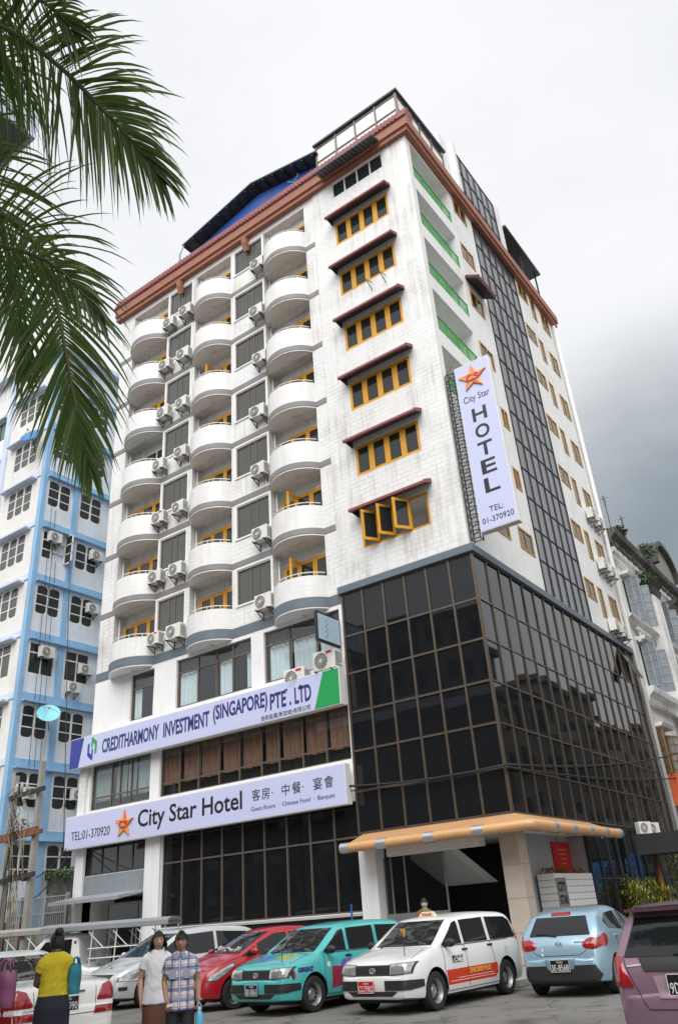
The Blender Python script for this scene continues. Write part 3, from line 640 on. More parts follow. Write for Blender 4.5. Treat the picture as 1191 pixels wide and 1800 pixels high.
# ------------------------------------------------------------ signs on the hotel
def star(mb_parent, cx, cz, r, y, base=None):
    pts = []
    for i in range(10):
        a = R(90+36*i); q = r if i % 2 == 0 else r*.42
        pts.append((cx+q*math.cos(a), cz+q*math.sin(a)*1.0))
    s = MB().prism(pts, 'y', y, y-.05).build('star_emblem', SORANGE, mb_parent)
    f = MB()
    for i in range(10):     # facets: amber left halves, orange right halves
        if i % 2 == 0:
            f.add([(cx, y-.08, cz), (pts[i][0], y-.053, pts[i][1]), (pts[(i+1) % 10][0], y-.053, pts[(i+1) % 10][1])], [(0, 1, 2)])
    f.build('star_facet', SYEL, s)
    g_ = MB()
    for i in range(10):
        if i % 2 == 1: g_.add([(cx, y-.08, cz), (pts[i][0], y-.053, pts[i][1]), (pts[(i+1) % 10][0], y-.053, pts[(i+1) % 10][1])], [(0, 1, 2)])
    g_.build('star_facet', SORANGE, s)
    text('CS', r*.62, SRED, 'lettering', s, (cx-r*.42, y-.086, cz-r*.28), width=r*.86, bold=.006, height=r*.5)
    return s
def sign_box(name, label, x0, x1, y0, y1, z0, z1):
    t = thing(name, label, 'sign', ((x0+x1)/2, y1, z0))
    MB().box(x0, x1, y0, y1, z0, z1).build('sign_frame', WHITEM, t, bevel=.01)
    MB().box(x0+.03, x1-.03, y0-.006, y0, z0+.03, z1-.03).build('sign_face', SIGNL, t)
    for x in (x0+1.5, (x0+x1)/2, x1-1.5): MB().bar((x, y1, z1-.1), (x, -.01, z1-.1), .05).build('bracket', DARKM, t)
    return t
YS = -.5; YF = YS-.008
s1 = sign_box('facade_sign', 'long lavender signboard with navy CREDITHARMONY lettering above the brown curtains', -20.2, -5.42, YS, -.2, 8.12, 9.42)
MB().prism([(-20.17, 8.15), (-19.55, 8.15), (-19.28, 9.39), (-20.17, 9.39)], 'y', YF, YF-.004).build('blue_corner', SBLUE, s1)
MB().prism([(-6.56, 8.15), (-5.45, 8.15), (-5.45, 9.39), (-6.12, 9.39)], 'y', YF, YF-.004).build('green_corner', SGREEN, s1)
# hexagon emblem: blue left bracket, green right bracket
hx, hz = -18.68, 8.82
def bracket(pts, m_): MB().prism([(hx+a, hz+b) for a, b in pts], 'y', YF, YF-.012).build('emblem', m_, s1)
bracket([(-.30, .20), (-.19, .26), (-.19, -.14), (-.02, -.26), (-.02, -.02), (.06, -.02), (.06, -.47), (-.02, -.47), (-.30, -.26)], SBLUE)
bracket([(.30, -.20), (.19, -.26), (.19, .14), (.02, .26), (.02, .06), (-.06, .06), (-.06, .47), (.02, .47), (.30, .26)], SGREEN)
for t_, xa, xb, in (('CREDITHARMONY', -18.02, -14.5), ('INVESTMENT', -14.25, -11.68), ('(SINGAPORE)', -11.48, -8.72), ('PTE .', -8.6, -7.6), ('LTD', -7.44, -6.68)):
    text(t_, .7, NAVY, 'lettering', s1, (xa, YF, 8.5), width=xb-xa, bold=.019, height=.6 if '(' not in t_ and '.' not in t_ else (.74 if '(' in t_ else .6))
text('信和投資(新加坡)有限公司', .2, INK, 'lettering', s1, (-9.05, YF, 8.2), width=2.3)
s2 = sign_box('facade_sign', 'long lavender City Star Hotel signboard over the ground floor windows', -20.05, -5.45, YS, -.2, 4.86, 6.16)
text('TEL:01-370920', .42, INK, 'lettering', s2, (-19.62, YF, 5.2), width=2.45, height=.34)
star(s2, -16.3, 5.5, .55, YF)
text('City Star Hotel', .9, INK, 'lettering', s2, (-15.52, YF, 5.08), width=5.5, bold=.013, height=.83)
for i, c_ in enumerate('客房·中餐·宴會'): text(c_, .42, INK, 'lettering', s2, (-9.55+i*.46, YF, 5.5))
text('Guest Room  ·  Chinese Food  ·  Banquet', .2, NAVY, 'lettering', s2, (-9.6, YF, 5.14), width=3.68)
# upright hotel sign at the corner
s3 = thing('upright_sign', 'tall upright lavender HOTEL sign projecting from the white corner', 'sign', (1.15, .1, 12.8))
MB().box(.46, 1.86, .02, .32, 12.82, 19.7).build('sign_frame', WHITEM, s3, bevel=.01)
MB().box(.49, 1.83, .013, .02, 12.85, 19.67).build('sign_face', SIGNL, s3)
star(s3, 1.15, 18.98, .58, .012)
text('City Star', .4, INK, 'lettering', s3, (.64, .01, 18.0), width=1.05)
for i, c_ in enumerate('HOTEL'):
    text(c_, 1.0, INK, 'lettering', s3, (1.17-.29, .01, 17.1-i*.73), width=.56, bold=.02, height=.56)
text('TEL:', .3, INK, 'lettering', s3, (.9, .01, 13.45), width=.52)
text('01-370920', .3, INK, 'lettering', s3, (.58, .01, 13.08), width=1.16)
lt = MB()
for x in (.06, .4):
    for y in (.04, .3): lt.bar((x, y, 12.65), (x, y, 19.6), .035)
for i in range(24):
    z = 12.7+i*.3
    lt.bar((.06, .04, z), (.4, .04, z), .025).bar((.06, .3, z), (.4, .3, z), .025).bar((.06, .04, z), (.06, .3, z), .025).bar((.4, .04, z), (.4, .3, z), .025)
    lt.bar((.06, .04, z), (.4, .04, z+.3), .018)
lt.build('lattice', DARKM, s3)
# small swinging board, perpendicular to the wall
s4 = thing('projecting_sign', 'small pale blue notice board in a black frame beside the black glass', 'sign', (-5.5, -.6, 9.9))
def SB_(u, z, d): return (-5.62+d, -1.42+u*1.38, z)
MB().box(-5.66, -5.56, -1.45, -.06, 10.22, 11.32).build('board_frame', DARKM, s4)
MB().box(-5.56, -5.548, -1.38, -.12, 10.3, 11.24).build('board_face', mat('pale_blue_board', (.45, .60, .70), .4, var=.08, vscale=6), s4)
for i in range(7): MB().box(-5.547, -5.545, -.95+.06*(i % 2), -.9+.06*(i % 2), 10.4+i*.1, 10.45+i*.1).build('print_mark', NAVY, s4)

# ------------------------------------------------------------ air conditioners
ACW = mat('ac_casing', (.72, .71, .67), .5, var=.06, streak=.45, streakcol=(.33, .28, .22))
ACG = mat('ac_grille', (.10, .10, .095), .6, var=.2)
LOCAL[0] = True
def ac_proto(w=.82, h=.6, d=.32):
    t = thing('air_conditioner', '', 'air conditioner')
    MB().box(-w/2, w/2, -d, 0, 0, h).build('casing', ACW, t, bevel=.02)
    gx = -w*.13
    g_ = MB().lathe([(0, 0), (h*.4, 0), (h*.4, .012), (0, .012)], (gx, -d-.012, h/2), 24, 'y').build('fan_grille', ACG, t)
    rg = MB()
    for q in (.4, .3, .2, .1): rg.tube([(gx+h*q*math.cos(R(a)), -d-.018, h/2+h*q*math.sin(R(a))) for a in range(0, 361, 20)], .006, 4)
    for a in range(0, 180, 30): rg.bar((gx-h*.4*math.cos(R(a)), -d-.018, h/2-h*.4*math.sin(R(a))), (gx+h*.4*math.cos(R(a)), -d-.018, h/2+h*.4*math.sin(R(a))), .008)
    rg.build('guard_wires', ACW, g_)
    MB().lathe([(0, 0), (h*.08, 0), (h*.08, .01), (0, .01)], (gx, -d-.03, h/2), 12, 'y').build('fan_hub', ACW, g_)
    for x in (-w*.35, w*.35): MB().bar((x, .08, -.02), (x, -d-.1, -.02), .03).bar((x, .08, -.3), (x, -d-.05, -.02), .03).bar((x, .08, -.32), (x, .08, 0), .03).build('bracket', DARKM, t)
    sv = MB()
    for i in range(9): sv.box(w/2+.001, w/2+.006, -d+.03, -.03, .08+i*.05, .1+i*.05)
    sv.build('side_louvres', ACG, t)
    MB().tube([(w/2, -.1, .12), (w/2+.1, -.08, .14), (w/2+.12, -.02, .3), (w/2+.05, .06, .5)], .02, 6).build('pipe', WHITEM, t, smooth=True)
    return t
ac0 = ac_proto(); used = [False]
def ac(loc, rz, label, group, scale=1., red=False):
    o = ac0 if not used[0] else copy_tree(ac0); used[0] = True
    o.location = loc; o.rotation_euler = (0, 0, rz); scale *= random.uniform(.94, 1.07); o.scale = (scale,)*3; o['label'] = label; o['group'] = group
    if red: MB().box(.08, .3, -.326, -.321, .48, .56).build('maker_badge', SRED, o)
    return o
ordn = ['lowest', 'second lowest', 'third lowest', 'middle', 'third highest', 'second highest', 'topmost']
for nm, xs, zs in (('right hand window bay', [-8.92, -9.01, -9.05, -9.05, -8.84, -8.97, -8.83], [12.87, 15.89, 19.02, 22.02, 25.01, 27.89, 30.89]),
                   ('left hand window bay, nearer the middle balconies', [-13.98, -14.01, -13.97, -13.96, -13.98, -13.97, -13.9], [12.91, 15.86, 18.99, 22.0, 24.89, 27.92, 30.8]),
                   ('left hand window bay, beside the left balconies', [-15.25, -15.36, -15.32, -15.45, -15.27, -15.35, -15.16], [12.96, 15.9, 18.91, 21.88, 24.86, 27.96, 30.71])):
    for k in range(7): ac((xs[k], -.1, zs[k]-.3), R(random.uniform(-4, 4)), '%s hotel air conditioner on the %s' % (ordn[k], nm), 'air conditioners on the hotel front', red=(k in (0, 2) and 'beside' in nm))
ac((-6.05, -.12, 9.45), 0, 'large air conditioner with red badge under the small notice board', 'air conditioners above the long sign', 1.25, True)
ac((-7.45, -.12, 9.12), 0, 'low air conditioner half hidden behind the top of the CREDITHARMONY sign', 'air conditioners above the long sign', 1.1, True)
for k, (y, z) in enumerate(((14.3, 12.75), (14.9, 16.1), (15.0, 19.0))):
    ac((.08, y+.1, z), R(90), '%s air conditioner, nearer one of the pair on the white side wall' % ('lowest', 'middle', 'topmost')[k], 'paired units on the hotel side', 1.0)
    ac((.08, y+1.15, z-.1), R(90), '%s air conditioner, farther one of the pair on the white side wall' % ('lowest', 'middle', 'topmost')[k], 'paired units on the hotel side', 1.0)
LOCAL[0] = False

# ------------------------------------------------------------ blue and white apartment block
BX, BY, BD = -24.9, -.4, 16
SKYB = mat('sky_blue_paint', (.28, .49, .72), .7, var=.1, streak=.4, streakcol=(.09, .13, .17), bump=.1)
LILAC = mat('lilac_paint', (.60, .67, .81), .7, var=.07, streak=.3, streakcol=(.25, .25, .28), bump=.1)
PALEB = mat('pale_blue_wall', (.73, .785, .85), .75, var=.06, streak=.4, streakcol=(.3, .3, .3), bump=.1)
WARMW = mat('warm_white_wall', (.78, .76, .73), .75, var=.06, streak=.4, streakcol=(.4, .36, .3), bump=.1)
FRW = mat('white_window_frame', (.78, .77, .74), .6, var=.1, streak=.3, streakcol=(.3, .25, .2))
blue = thing('apartment_block', 'blue and white apartment block with arched pane windows left of the hotel', 'building', (-30, 8, 0))
PS = lambda u, z, d: (BX-d, u, z); PF = lambda u, z, d: (u, BY+d, z)
bl = [3.95+3.2*k for k in range(9)]     # window heads are 3.2 m apart
sh, fh = [], []
for k, z in enumerate(bl):
    sh += [(-.1, 1.42, z+.07, z+1.75, .12), (2.05, 3.6, z+.07, z+1.75, .12)]
    fh += [(-28.3, -26.0, z+.05, z+1.85, .12)]
    fh += [(-31.6, -29.75, z+.05, z+1.4, .12)]
m = facade(MB(), PS, BY, BD, 0, 34, sh)
for h in sh: m.quad(*[PS(u, z, .1) for u, z in ((h[0], h[2]), (h[1], h[2]), (h[1], h[3]), (h[0], h[3]))])
m.build('side_wall', PALEB, blue)
m = facade(MB(), PF, -36, BX, 0, 36.4, fh)
for h in fh: m.quad(*[PF(u, z, .1) for u, z in ((h[0], h[2]), (h[1], h[2]), (h[1], h[3]), (h[0], h[3]))])
m.quad((-36, BD, 36.4), (BX, BD, 34), (BX, BY, 34), (-36, BY, 36.4)); m.build('front_wall', WARMW, blue)
MB().box(BX-.25, BX+.08, BY-.1, BY+.16, 0, 34).build('corner_pilaster', SKYB, blue)
MB().box(BX, BX+.1, 1.56, 1.92, 0, 34).build('pilaster', SKYB, blue)
MB().box(BX, BX+.1, 4.4, 4.75, 0, 34).build('pilaster', SKYB, blue)
MB().box(-29.6, -29.1, BY-.14, BY, 0, 37).build('pilaster', LILAC, blue)
def arched(P, a, b, z0, z1, cols, gm, parent, opened=None):
    """casements with panes whose end corners are rounded, as in the photo"""
    fr = window(parent, P, a, b, z0, z1, .0, cols, 3, FRW, gm, .07, .06, mw=.055)
    n = cols if isinstance(cols, int) else len(cols)-1
    us = [a+(b-a)*i/n for i in range(n+1)]
    cr_ = MB()
    for i in range(n):
        u0_, u1_ = us[i]+.05, us[i+1]-.05; w_ = u1_-u0_
        for top in (0, 1):
            zc = z1-.07 if top else z0+.07; sgn = -1 if top else 1
            for sd in (0, 1):
                e = u0_ if sd == 0 else u1_; dx = 1 if sd == 0 else -1
                for q in range(4):
                    f0, f1 = q/4, (q+1)/4
                    h_ = .11*(1-math.sqrt(1-(1-f0)**2))
                    pbox(cr_, P, min(e+dx*w_*.3*f0, e+dx*w_*.3*f1), max(e+dx*w_*.3*f0, e+dx*w_*.3*f1), min(zc, zc+sgn*(h_+.012)), max(zc, zc+sgn*(h_+.012)), .012, .028)
    cr_.build('corner_fillets', FRW, fr)['kind'] = 'stuff'
    for i in range(1, n):
        MB_ = MB(); pbox(MB_, P, us[i]-.05, us[i]+.05, z0, z1, -.012, .05); MB_.build('stile', FRW, fr)
    return fr
for k, z in enumerate(bl):
    for j, (a, b) in enumerate(((-.1, 1.42), (2.05, 3.6))):
        if k == 3: window(blue, PS, a, b, z+.07, z+1.75, .0, 2, [z+.07, z+1.2, z+1.75], FRW, DKGL, .07, .06)
        elif k == 5 and j == 0:
            window(blue, PS, a, b, z+.07, z+1.75, .0, [a, a+.62, b], 3, FRW, DKGL, .07, .06, skip=((1, 0), (1, 1), (1, 2)), label='open window with a green cloth hanging in it')
            cl = MB().grid(lambda u, v: (BX+.03+.04*math.sin(u*9), a+.62+.5*u*(1-.5*(1-v)), z+1.72-1.15*(1-v)*(1-.3*u)), 8, 8); cl.build('green_cloth', mat('green_cloth', (.11, .36, .13), .8, var=.2), blue, smooth=True)
            for q in range(3): MB().box(BX+.02+.0, BX+.62, b-.03, b+.02, z+.1+q*.56, z+.62+q*.56).build('pane', DKGL, blue)
            lf = MB()
            for q in range(4): lf.box(BX, BX+.64, b-.04, b+.03, z+.05+q*.56, z+.11+q*.56)
            lf.box(BX, BX+.06, b-.04, b+.03, z+.05, z+1.79).box(BX+.58, BX+.64, b-.04, b+.03, z+.05, z+1.79); lf.build('open_casement', FRW, blue)
        else: arched(PS, a, b, z+.07, z+1.75, 2, DKGL, blue)
    MB().box(BX+.001, BX+.07, BY+.16, 4.4, z+1.9, z+2.3).build('band', SKYB, blue)
    MB().box(BX+.001, BX+.3, BY+.16, 4.4, z+1.82, z+1.9).build('sunshade', SKYB, blue)
    if k == 3: window(blue, PF, -28.3, -26.0, z+.05, z+1.85, .0, 3, [z+.05, z+1.3, z+1.85], FRW, TINTGL, .07, .06)
    else: arched(PF, -28.3, -26.0, z+.05, z+1.85, 3, TINTGL, blue)
    window(blue, PF, -31.6, -29.75, z+.05, z+1.4, .0, 3, 1, SOFFIT, mat('green_glass', (.10, .17, .14), .1, var=.2) if 'green_glass' not in MATS else MATS['green_glass'], .05, .06)
    MB().box(-28.9, BX-.25, BY-.06, BY-.001, z+2.0, z+2.35).build('band', LILAC, blue)
    MB().box(-28.75, -25.6, BY-.4, BY-.001, z+1.9, z+2.0).build('sunshade', LILAC, blue)
    MB().box(-36, -29.6, BY-.3, BY-.001, z+1.5, z+1.66).build('sunshade', LILAC, blue)
MB().box(-36, BX+.5, BY-.5, 6, 34.0, 34.3).build('roof_slab', LILAC, blue)
LOCAL[0] = True
for k, (y, z, w) in enumerate(((.75, 14.5, 'under the plain sash window above the satellite dish'), (3.2, 14.1, 'below the half open sash next to the hotel'), (3.35, 17.6, 'above the mossy ledge next to the hotel'), (2.55, 13.0, 'sitting in front of an arched window top'), (.75, 7.6, 'behind the twin utility poles'), (.5, 21.0, 'under the window above the green cloth'), (3.3, 20.8, 'two floors above the mossy ledge'), (3.4, 7.7, 'half hidden by the end of the CREDITHARMONY sign'))):
    ac((BX+.1, y, z), R(90), 'weathered air conditioner on the blue block %s' % w, 'air conditioners on the blue block', .95)
LOCAL[0] = False
def dish(name, label, c, n, col, r=.55):
    t = thing(name, label, 'satellite dish', c); n = Vector(n).normalized(); q = n.to_track_quat('Z', 'Y').to_matrix().to_4x4()
    T = Matrix.Translation(c) @ q
    MB().lathe([(0, 0), (r*.35, .03*r), (r*.7, .13*r), (r, .28*r), (r*1.02, .3*r), (r*.7, .17*r), (r*.35, .07*r), (0.01, .04*r)], (0, 0, 0), 28).xf(T).build('dish', col, t, smooth=50)
    ar = MB()
    for a in (0, 120, 240): ar.tube([(r*math.cos(R(a)), r*math.sin(R(a)), .28*r), (0, 0, r*.9)], .012, 5)
    ar.lathe([(0, 0), (.05, 0), (.05, .1), (0, .1)], (0, 0, r*.85), 8); ar.xf(T).build('feed_arm', GREYM, t)
    MB().tube([tuple(Vector(c)-n*.02), tuple(Vector(c)-n*.3), tuple(Vector(c)-n*.3+Vector((-.3*(n.x > .3), .35*(n.y < -.3), -.45)))], .025, 6).build('mount', DARKM, t)
CYD = mat('turquoise_dish', (.24, .62, .72), .5, var=.1); BLD = mat('blue_dish', (.03, .17, .42), .5, var=.15)
dish('satellite_dish', 'turquoise satellite dish on the blue pilaster', (BX+.75, .9, 11.5), (.75, -.5, .55), CYD)
dish('satellite_dish', 'dark blue satellite dish in front of a triple window behind the palm', (-25.6, BY-.7, 27.5), (.35, -.8, .5), BLD, .6)
dish('satellite_dish', 'blue satellite dish on the hotel roof before the blue gable', (-6.8, .75, 36.0), (.5, -.6, .5), BLD, .55)
# ------------------------------------------------------------ colonial building beyond the hotel
OLDW = mat('stained_white_stucco', (.80, .79, .77), .8, var=.08, vscale=1.5, streak=.7, streakcol=(.13, .12, .11), bump=.25, bscale=12)
MOSS = mat('blackened_stone', (.075, .07, .06), .9, var=.7, vscale=2.2, streak=.6, streakcol=(.3, .29, .27), bump=.5, bscale=8)
SHUT = mat('grey_blue_shutter', (.27, .31, .34), .6, var=.15)
BRSH = mat('brown_shutter', (.28, .16, .05), .6, var=.2, vscale=6)
col = thing('colonial_building', 'weathered white colonial building with a mossy black cornice behind the hotel', 'building', (-5, 34, 0))
CY0, CY1 = 17.5, 55
MB().box(-12, -.1, CY0, CY1, 0, 18.6).build('wall', OLDW, col)
def corn(name, z0, z1, out, m_, y0=CY0, y1=CY1): return MB().prism([(-.1, z0), (out*.35, z0), (out*.5, z0+(z1-z0)*.35), (out*.9, z0+(z1-z0)*.6), (out, z1-.05), (out, z1), (-.1, z1)], 'y', y0, y1).build(name, m_, col)
corn('architrave', 17.75, 18.25, .35, OLDW); corn('main_cornice', 18.55, 19.35, .62, MOSS); corn('string_course', 10.0, 10.7, .55, OLDW); corn('sill_course', 14.2, 14.5, .4, OLDW)
for i in range(38): MB().box(-.1, .45, CY0+.3+i*.95, CY0+.75+i*.95, 18.27, 18.54).build('cornice_block', MOSS, col)
# curved pediment over the doubled columns
for c_y in (27.2, 44.0):
    pd = MB(); n = 14
    o = [(c_y-2.4*math.cos(math.pi*i/n), 19.35+1.9*math.sin(math.pi*i/n)) for i in range(n+1)]
    pd.prism(o, 'x', -.3, .62).build('pediment', CONC, col)
    pd2 = MB()
    for i in range(n): pd2.bar((.4, o[i][0], o[i][1]+.12), (.4, o[i+1][0], o[i+1][1]+.12), 1.1, .3)
    pd2.build('pediment_moulding', MOSS, col)
for y in (23.2, 28.0, 33.0, 39.0, 45.0):
    p_ = MB().box(-.1, .55, y-.7, y+.7, 10.7, 17.0).build('pilaster', OLDW, col)
    for q in range(5): MB().box(.55, .62, y-.62+q*.27, y-.46+q*.27, 11.2, 16.8).build('flute', OLDW, p_)
    MB().prism([(-.1, 16.9), (.6, 16.9), (.75, 17.3), (.62, 17.4), (.95, 17.75), (-.1, 17.75)], 'y', y-.85, y+.85).build('capital', MOSS, col)
    MB().prism([(-.1, 10.1), (.75, 9.6), (.95, 10.3), (.95, 10.9), (-.1, 10.9)], 'y', y-.95, y+.95).build('pedestal', OLDW, col)
def shutters(y0, y1, z0, z1, m_, ang=70):
    w = (y1-y0)/2
    MB().box(-.09, -.02, y0, y1, z0, z1).build('window_opening', ROOM, col)
    for s in (0, 1):
        hy = y0 if s == 0 else y1; d = Vector((math.sin(R(ang)), (-1 if s == 0 else 1)*math.cos(R(ang)), 0))
        a = Vector((0.03, hy, 0)); b = a+d*w; lf = MB()
        def bb(p, q, w_=.07, h_=.04): lf.bar(p, q, w_, h_)
        for e in (a, b, (a+b)/2): bb((e.x, e.y, z0), (e.x, e.y, z1))
        for q in range(6): z = z0+(z1-z0)*q/5; bb((a.x, a.y, z), (b.x, b.y, z), .04, .07)
        l_ = lf.build('shutter', m_, col)
        MB().quad((a.x, a.y, z0), (b.x, b.y, z0), (b.x, b.y, z1), (a.x, a.y, z1)).build('shutter_panel', mat('shutter_glass', (.24, .27, .3), .3, var=.2) if 'shutter_glass' not in MATS else MATS['shutter_glass'], l_)
    MB().prism([(-.1, z1+.25), (.35, z1+.25), (.45, z1+.42), (-.1, z1+.42)], 'y', y0-.35, y1+.35).build('window_hood', OLDW, col)
for yy in (20.0, 25.6, 30.5, 36, 42): shutters(yy-.75, yy+.75, 14.55, 16.9, SHUT); shutters(yy-.75, yy+.75, 11.0, 13.2, SHUT)
for yy in (19.0, 24.5): shutters(yy-.7, yy+.7, 6.6, 8.6, BRSH, 30)
# balustrades below the upper windows: diagonal lattice
for yy in (20.0, 25.6):
    lb = MB().box(.05, .2, yy-1.1, yy+1.1, 14.0, 14.15).box(.05, .2, yy-1.1, yy+1.1, 13.35, 13.45)
    for q in range(4): lb.bar((.12, yy-1+q*.5, 13.4), (.12, yy-.5+q*.5, 14.05), .07).bar((.12, yy-.5+q*.5, 13.4), (.12, yy-1+q*.5, 14.05), .07)
    lb.build('lattice_panel', OLDW, col)
LEAFY = mat('weed_leaf', (.07, .13, .035), .7, var=.4, vscale=5)
def leaf_cloud(mb, c, r, n, size, squash=.7, rnd=random):
    for _ in range(n):
        d = Vector((rnd.gauss(0, 1), rnd.gauss(0, 1), rnd.gauss(0, 1))).normalized()*(rnd.random()**.45)
        p = Vector(c)+Vector((d.x*r, d.y*r, d.z*r*squash)); a = Vector((rnd.uniform(-1, 1), rnd.uniform(-1, 1), rnd.uniform(-.6, .6))).normalized()*size*rnd.uniform(.6, 1.3); b = a.cross(Vector((rnd.uniform(-1, 1), rnd.uniform(-1, 1), 1))).normalized()*size*.4
        mb.quad(p-a, p+b, p+a, p-b)
for i, (p, r_, w_) in enumerate((((.5, 21.8, 17.6), .75, 'beside the near capital'), ((.6, 23.4, 19.8), .7, 'on the cornice left of the pediment'), ((.5, 18.9, 19.6), .45, 'on the cornice by the hotel'), ((.6, 30.2, 16.2), .8, 'below the far capital'), ((.6, 32.5, 19.6), .8, 'on the far cornice right of the pediment'))):
    t = thing('weed_bush', 'green weeds growing %s of the colonial building' % w_, 'plant', (p[0], p[1], p[2]-.4), 'weeds on the colonial building')
    mb = MB(); leaf_cloud(mb, p, r_, 230, .12); mb.build('foliage', LEAFY, t)
    st = MB()
    for q in range(4): st.tube([(p[0]-.3, p[1]+random.uniform(-.2, .2), p[2]-.5), (p[0], p[1]+random.uniform(-.4, .4), p[2]+.3)], .015, 5)
    st.build('stem', SOFFIT, t)
for y, h, w_ in ((18.5, 2.3, 'nearest the hotel'), (21.4, 2.1, 'left of the pediment'), (31.5, 1.8, 'beyond the pediment')):
    t = thing('antenna', 'thin rooftop aerial on the colonial building %s' % w_, 'antenna', (.2, y, 19.5), 'aerials on the colonial roof')
    MB().tube([(.2, y, 19.4), (.2, y, 19.5+h)], .025, 6).build('mast', DARKM, t)
    e = MB()
    for q in range(4): e.bar((.2, y-.35+q*.06, 19.3+h-.15*q), (.2, y+.35-q*.06, 19.3+h-.15*q), .02)
    e.bar((.0, y, 19.3+h), (.45, y, 19.3+h), .02); e.build('elements', DARKM, t)
bn = thing('shop_sign', 'orange shop sign with a white banner at the foot of the colonial building', 'sign', (.4, 18.5, 4.6))
MB().box(-.05, .5, 17.9, 20.4, 5.2, 6.6).build('sign_box', mat('orange_red_board', (.62, .12, .04), .5, var=.1), bn)
MB().box(.51, .53, 18.0, 18.5, 5.3, 6.3).build('green_panel', SGREEN, bn)
MB().grid(lambda u, v: (.62+.12*math.sin(v*5+u*3), 17.9+.75*u*(.5+.5*v)+.15*math.sin(4*v), 3.7+2.4*v), 8, 14).build('banner', mat('white_banner', (.7, .7, .7), .7, var=.1), bn, smooth=True)

# ------------------------------------------------------------ stall awning, planting, poster in the side street
st = thing('stall_awning', 'flat black awning over the side street pavement', 'awning', (1.4, 10.2, 2.8))
MB().box(.42, 5.0, 9.5, 11.2, 2.93, 3.62).build('awning_box', mat('black_sheet', (.022, .024, .024), .6, var=.2), st)
for x in (.6, 4.8): MB().box(x-.04, x+.04, 10.9, 10.98, .14, 2.93).build('post', DARKM, st)
LOCAL[0] = True
ac((.62, 9.95, 3.64), R(60), 'nearer of two small air conditioners standing on the black awning', 'units on the awning', .75)
ac((.62, 11.0, 3.64), R(60), 'farther of two small air conditioners standing on the black awning', 'units on the awning', .75)
LOCAL[0] = False
BAMB = mat('yellow_green_leaf', (.22, .25, .03), .6, var=.5, vscale=4); STEM = mat('cane', (.25, .14, .05), .6, var=.3)
def bamboo(label, x, y, h, n, rad, seed):
    rnd = random.Random(seed); t = thing('bamboo_plant', label, 'plant', (x, y, .14), 'potted bamboo by the side wall')
    s_ = MB(); lf = MB()
    for i in range(n):
        a = rnd.uniform(0, 6.28); dx, dy = rad*math.cos(a), rad*math.sin(a); tip = Vector((x+dx, y+dy, h*rnd.uniform(.75, 1)))
        pts = [Vector((x+dx*.15, y+dy*.15, .4)).lerp(tip, q/4)+Vector((0, 0, .15*math.sin(q/4*3.1))) for q in range(5)]
        s_.tube(pts, .018, 5)
        for q in range(170):
            f = rnd.uniform(.3, 1); p = pts[0].lerp(tip, f)+Vector((rnd.gauss(0, .2), rnd.gauss(0, .2), rnd.gauss(0, .15)))
            d = Vector((rnd.uniform(-1, 1), rnd.uniform(-1, 1), rnd.uniform(-.9, .3))).normalized()*.12; e = d.cross(Vector((.2, .3, 1))).normalized()*.022
            lf.quad(p-d, p+e, p+d, p-e)
    s_.build('stems', STEM, t); lf.build('foliage', BAMB, t)
    MB().lathe([(0, 0), (.16, 0), (.22, .4), (.19, .4), (.17, .34), (0, .34)], (x, y, .14), 14).build('pot', mat('brown_pot', (.2, .08, .04), .6) if 'brown_pot' not in MATS else MATS['brown_pot'], t, smooth=40)
bamboo('yellow green bamboo against the dark shop glass', .6, 8.2, 2.3, 7, .35, 3)
bamboo('tall yellow green bamboo in front of the blue poster', 1.25, 12.2, 3.0, 9, .55, 5)
bamboo('low bamboo beside the rusty post under the black awning', .85, 10.0, 2.2, 6, .35, 9)
tag(MB().tube([(.75, 10.6, .14), (.72, 10.6, 2.93)], .09, 10).build('rusty_post', mat('rusty_orange_post', (.30, .09, .03), .7, var=.3), smooth=True), 'rusty orange post under the black awning', 'post')
po = thing('poster_board', 'large blue poster board behind the bamboo', 'poster', (1.9, 15, 0))
MB().box(1.1, 3.6, 15.0, 15.1, .6, 3.3).build('panel', mat('blue_poster', (.03, .16, .42), .5, var=.5, vscale=3), po)
MB().box(1.1, 1.18, 15.1, 15.18, 0, 3.3).box(3.5, 3.58, 15.1, 15.18, 0, 3.3).build('posts', GREYM, po)

# ------------------------------------------------------------ alley gate, wall, twin utility poles
RUST = mat('rusty_steel', (.21, .075, .045), .75, var=.35, vscale=6)
gt = thing('alley_gate', 'grey barred security gate across the alley beside the hotel', 'gate', (-22.2, -.3, 0))
for j in range(38): MB().bar((-24.7+j*.135, -.3, .05), (-24.7+j*.135, -.3, 3.2), .03).build('bar', GREYM, gt)
for z in (.3, 1.1, 1.9, 2.6, 3.2): MB().bar((-24.8, -.33, z), (-19.75, -.33, z), .05).build('rail', GREYM, gt)
for x in (-24.8, -22.9, -21.2, -19.8): MB().box(x-.06, x+.06, -.36, -.24, 0, 3.3).build('post', GREYM, gt)
lw = tag(MB().box(-24.8, -19.8, 2.2, 2.5, 0, 4.4).build('alley_wall', MOSS), 'low stained wall inside the alley behind the gate', 'wall')
mo = MB()
for i in range(9): leaf_cloud(mo, (-24.5+i*.6, 2.1, 4.3), .42, 110, .09)
tag(mo.build('creeper', LEAFY), 'dark creeper growing along the alley wall top', 'plant')
POLE = mat('concrete_pole', (.33, .32, .29), .85, var=.12, streak=.5, bump=.2)
up = thing('utility_pole_frame', 'twin concrete utility poles joined by rusty crossarms and looping cables', 'utility pole', (-18.8, -3.35, 0))
PA, PB = Vector((-19.55, -3.4, 0)), Vector((-18.02, -3.3, 0))
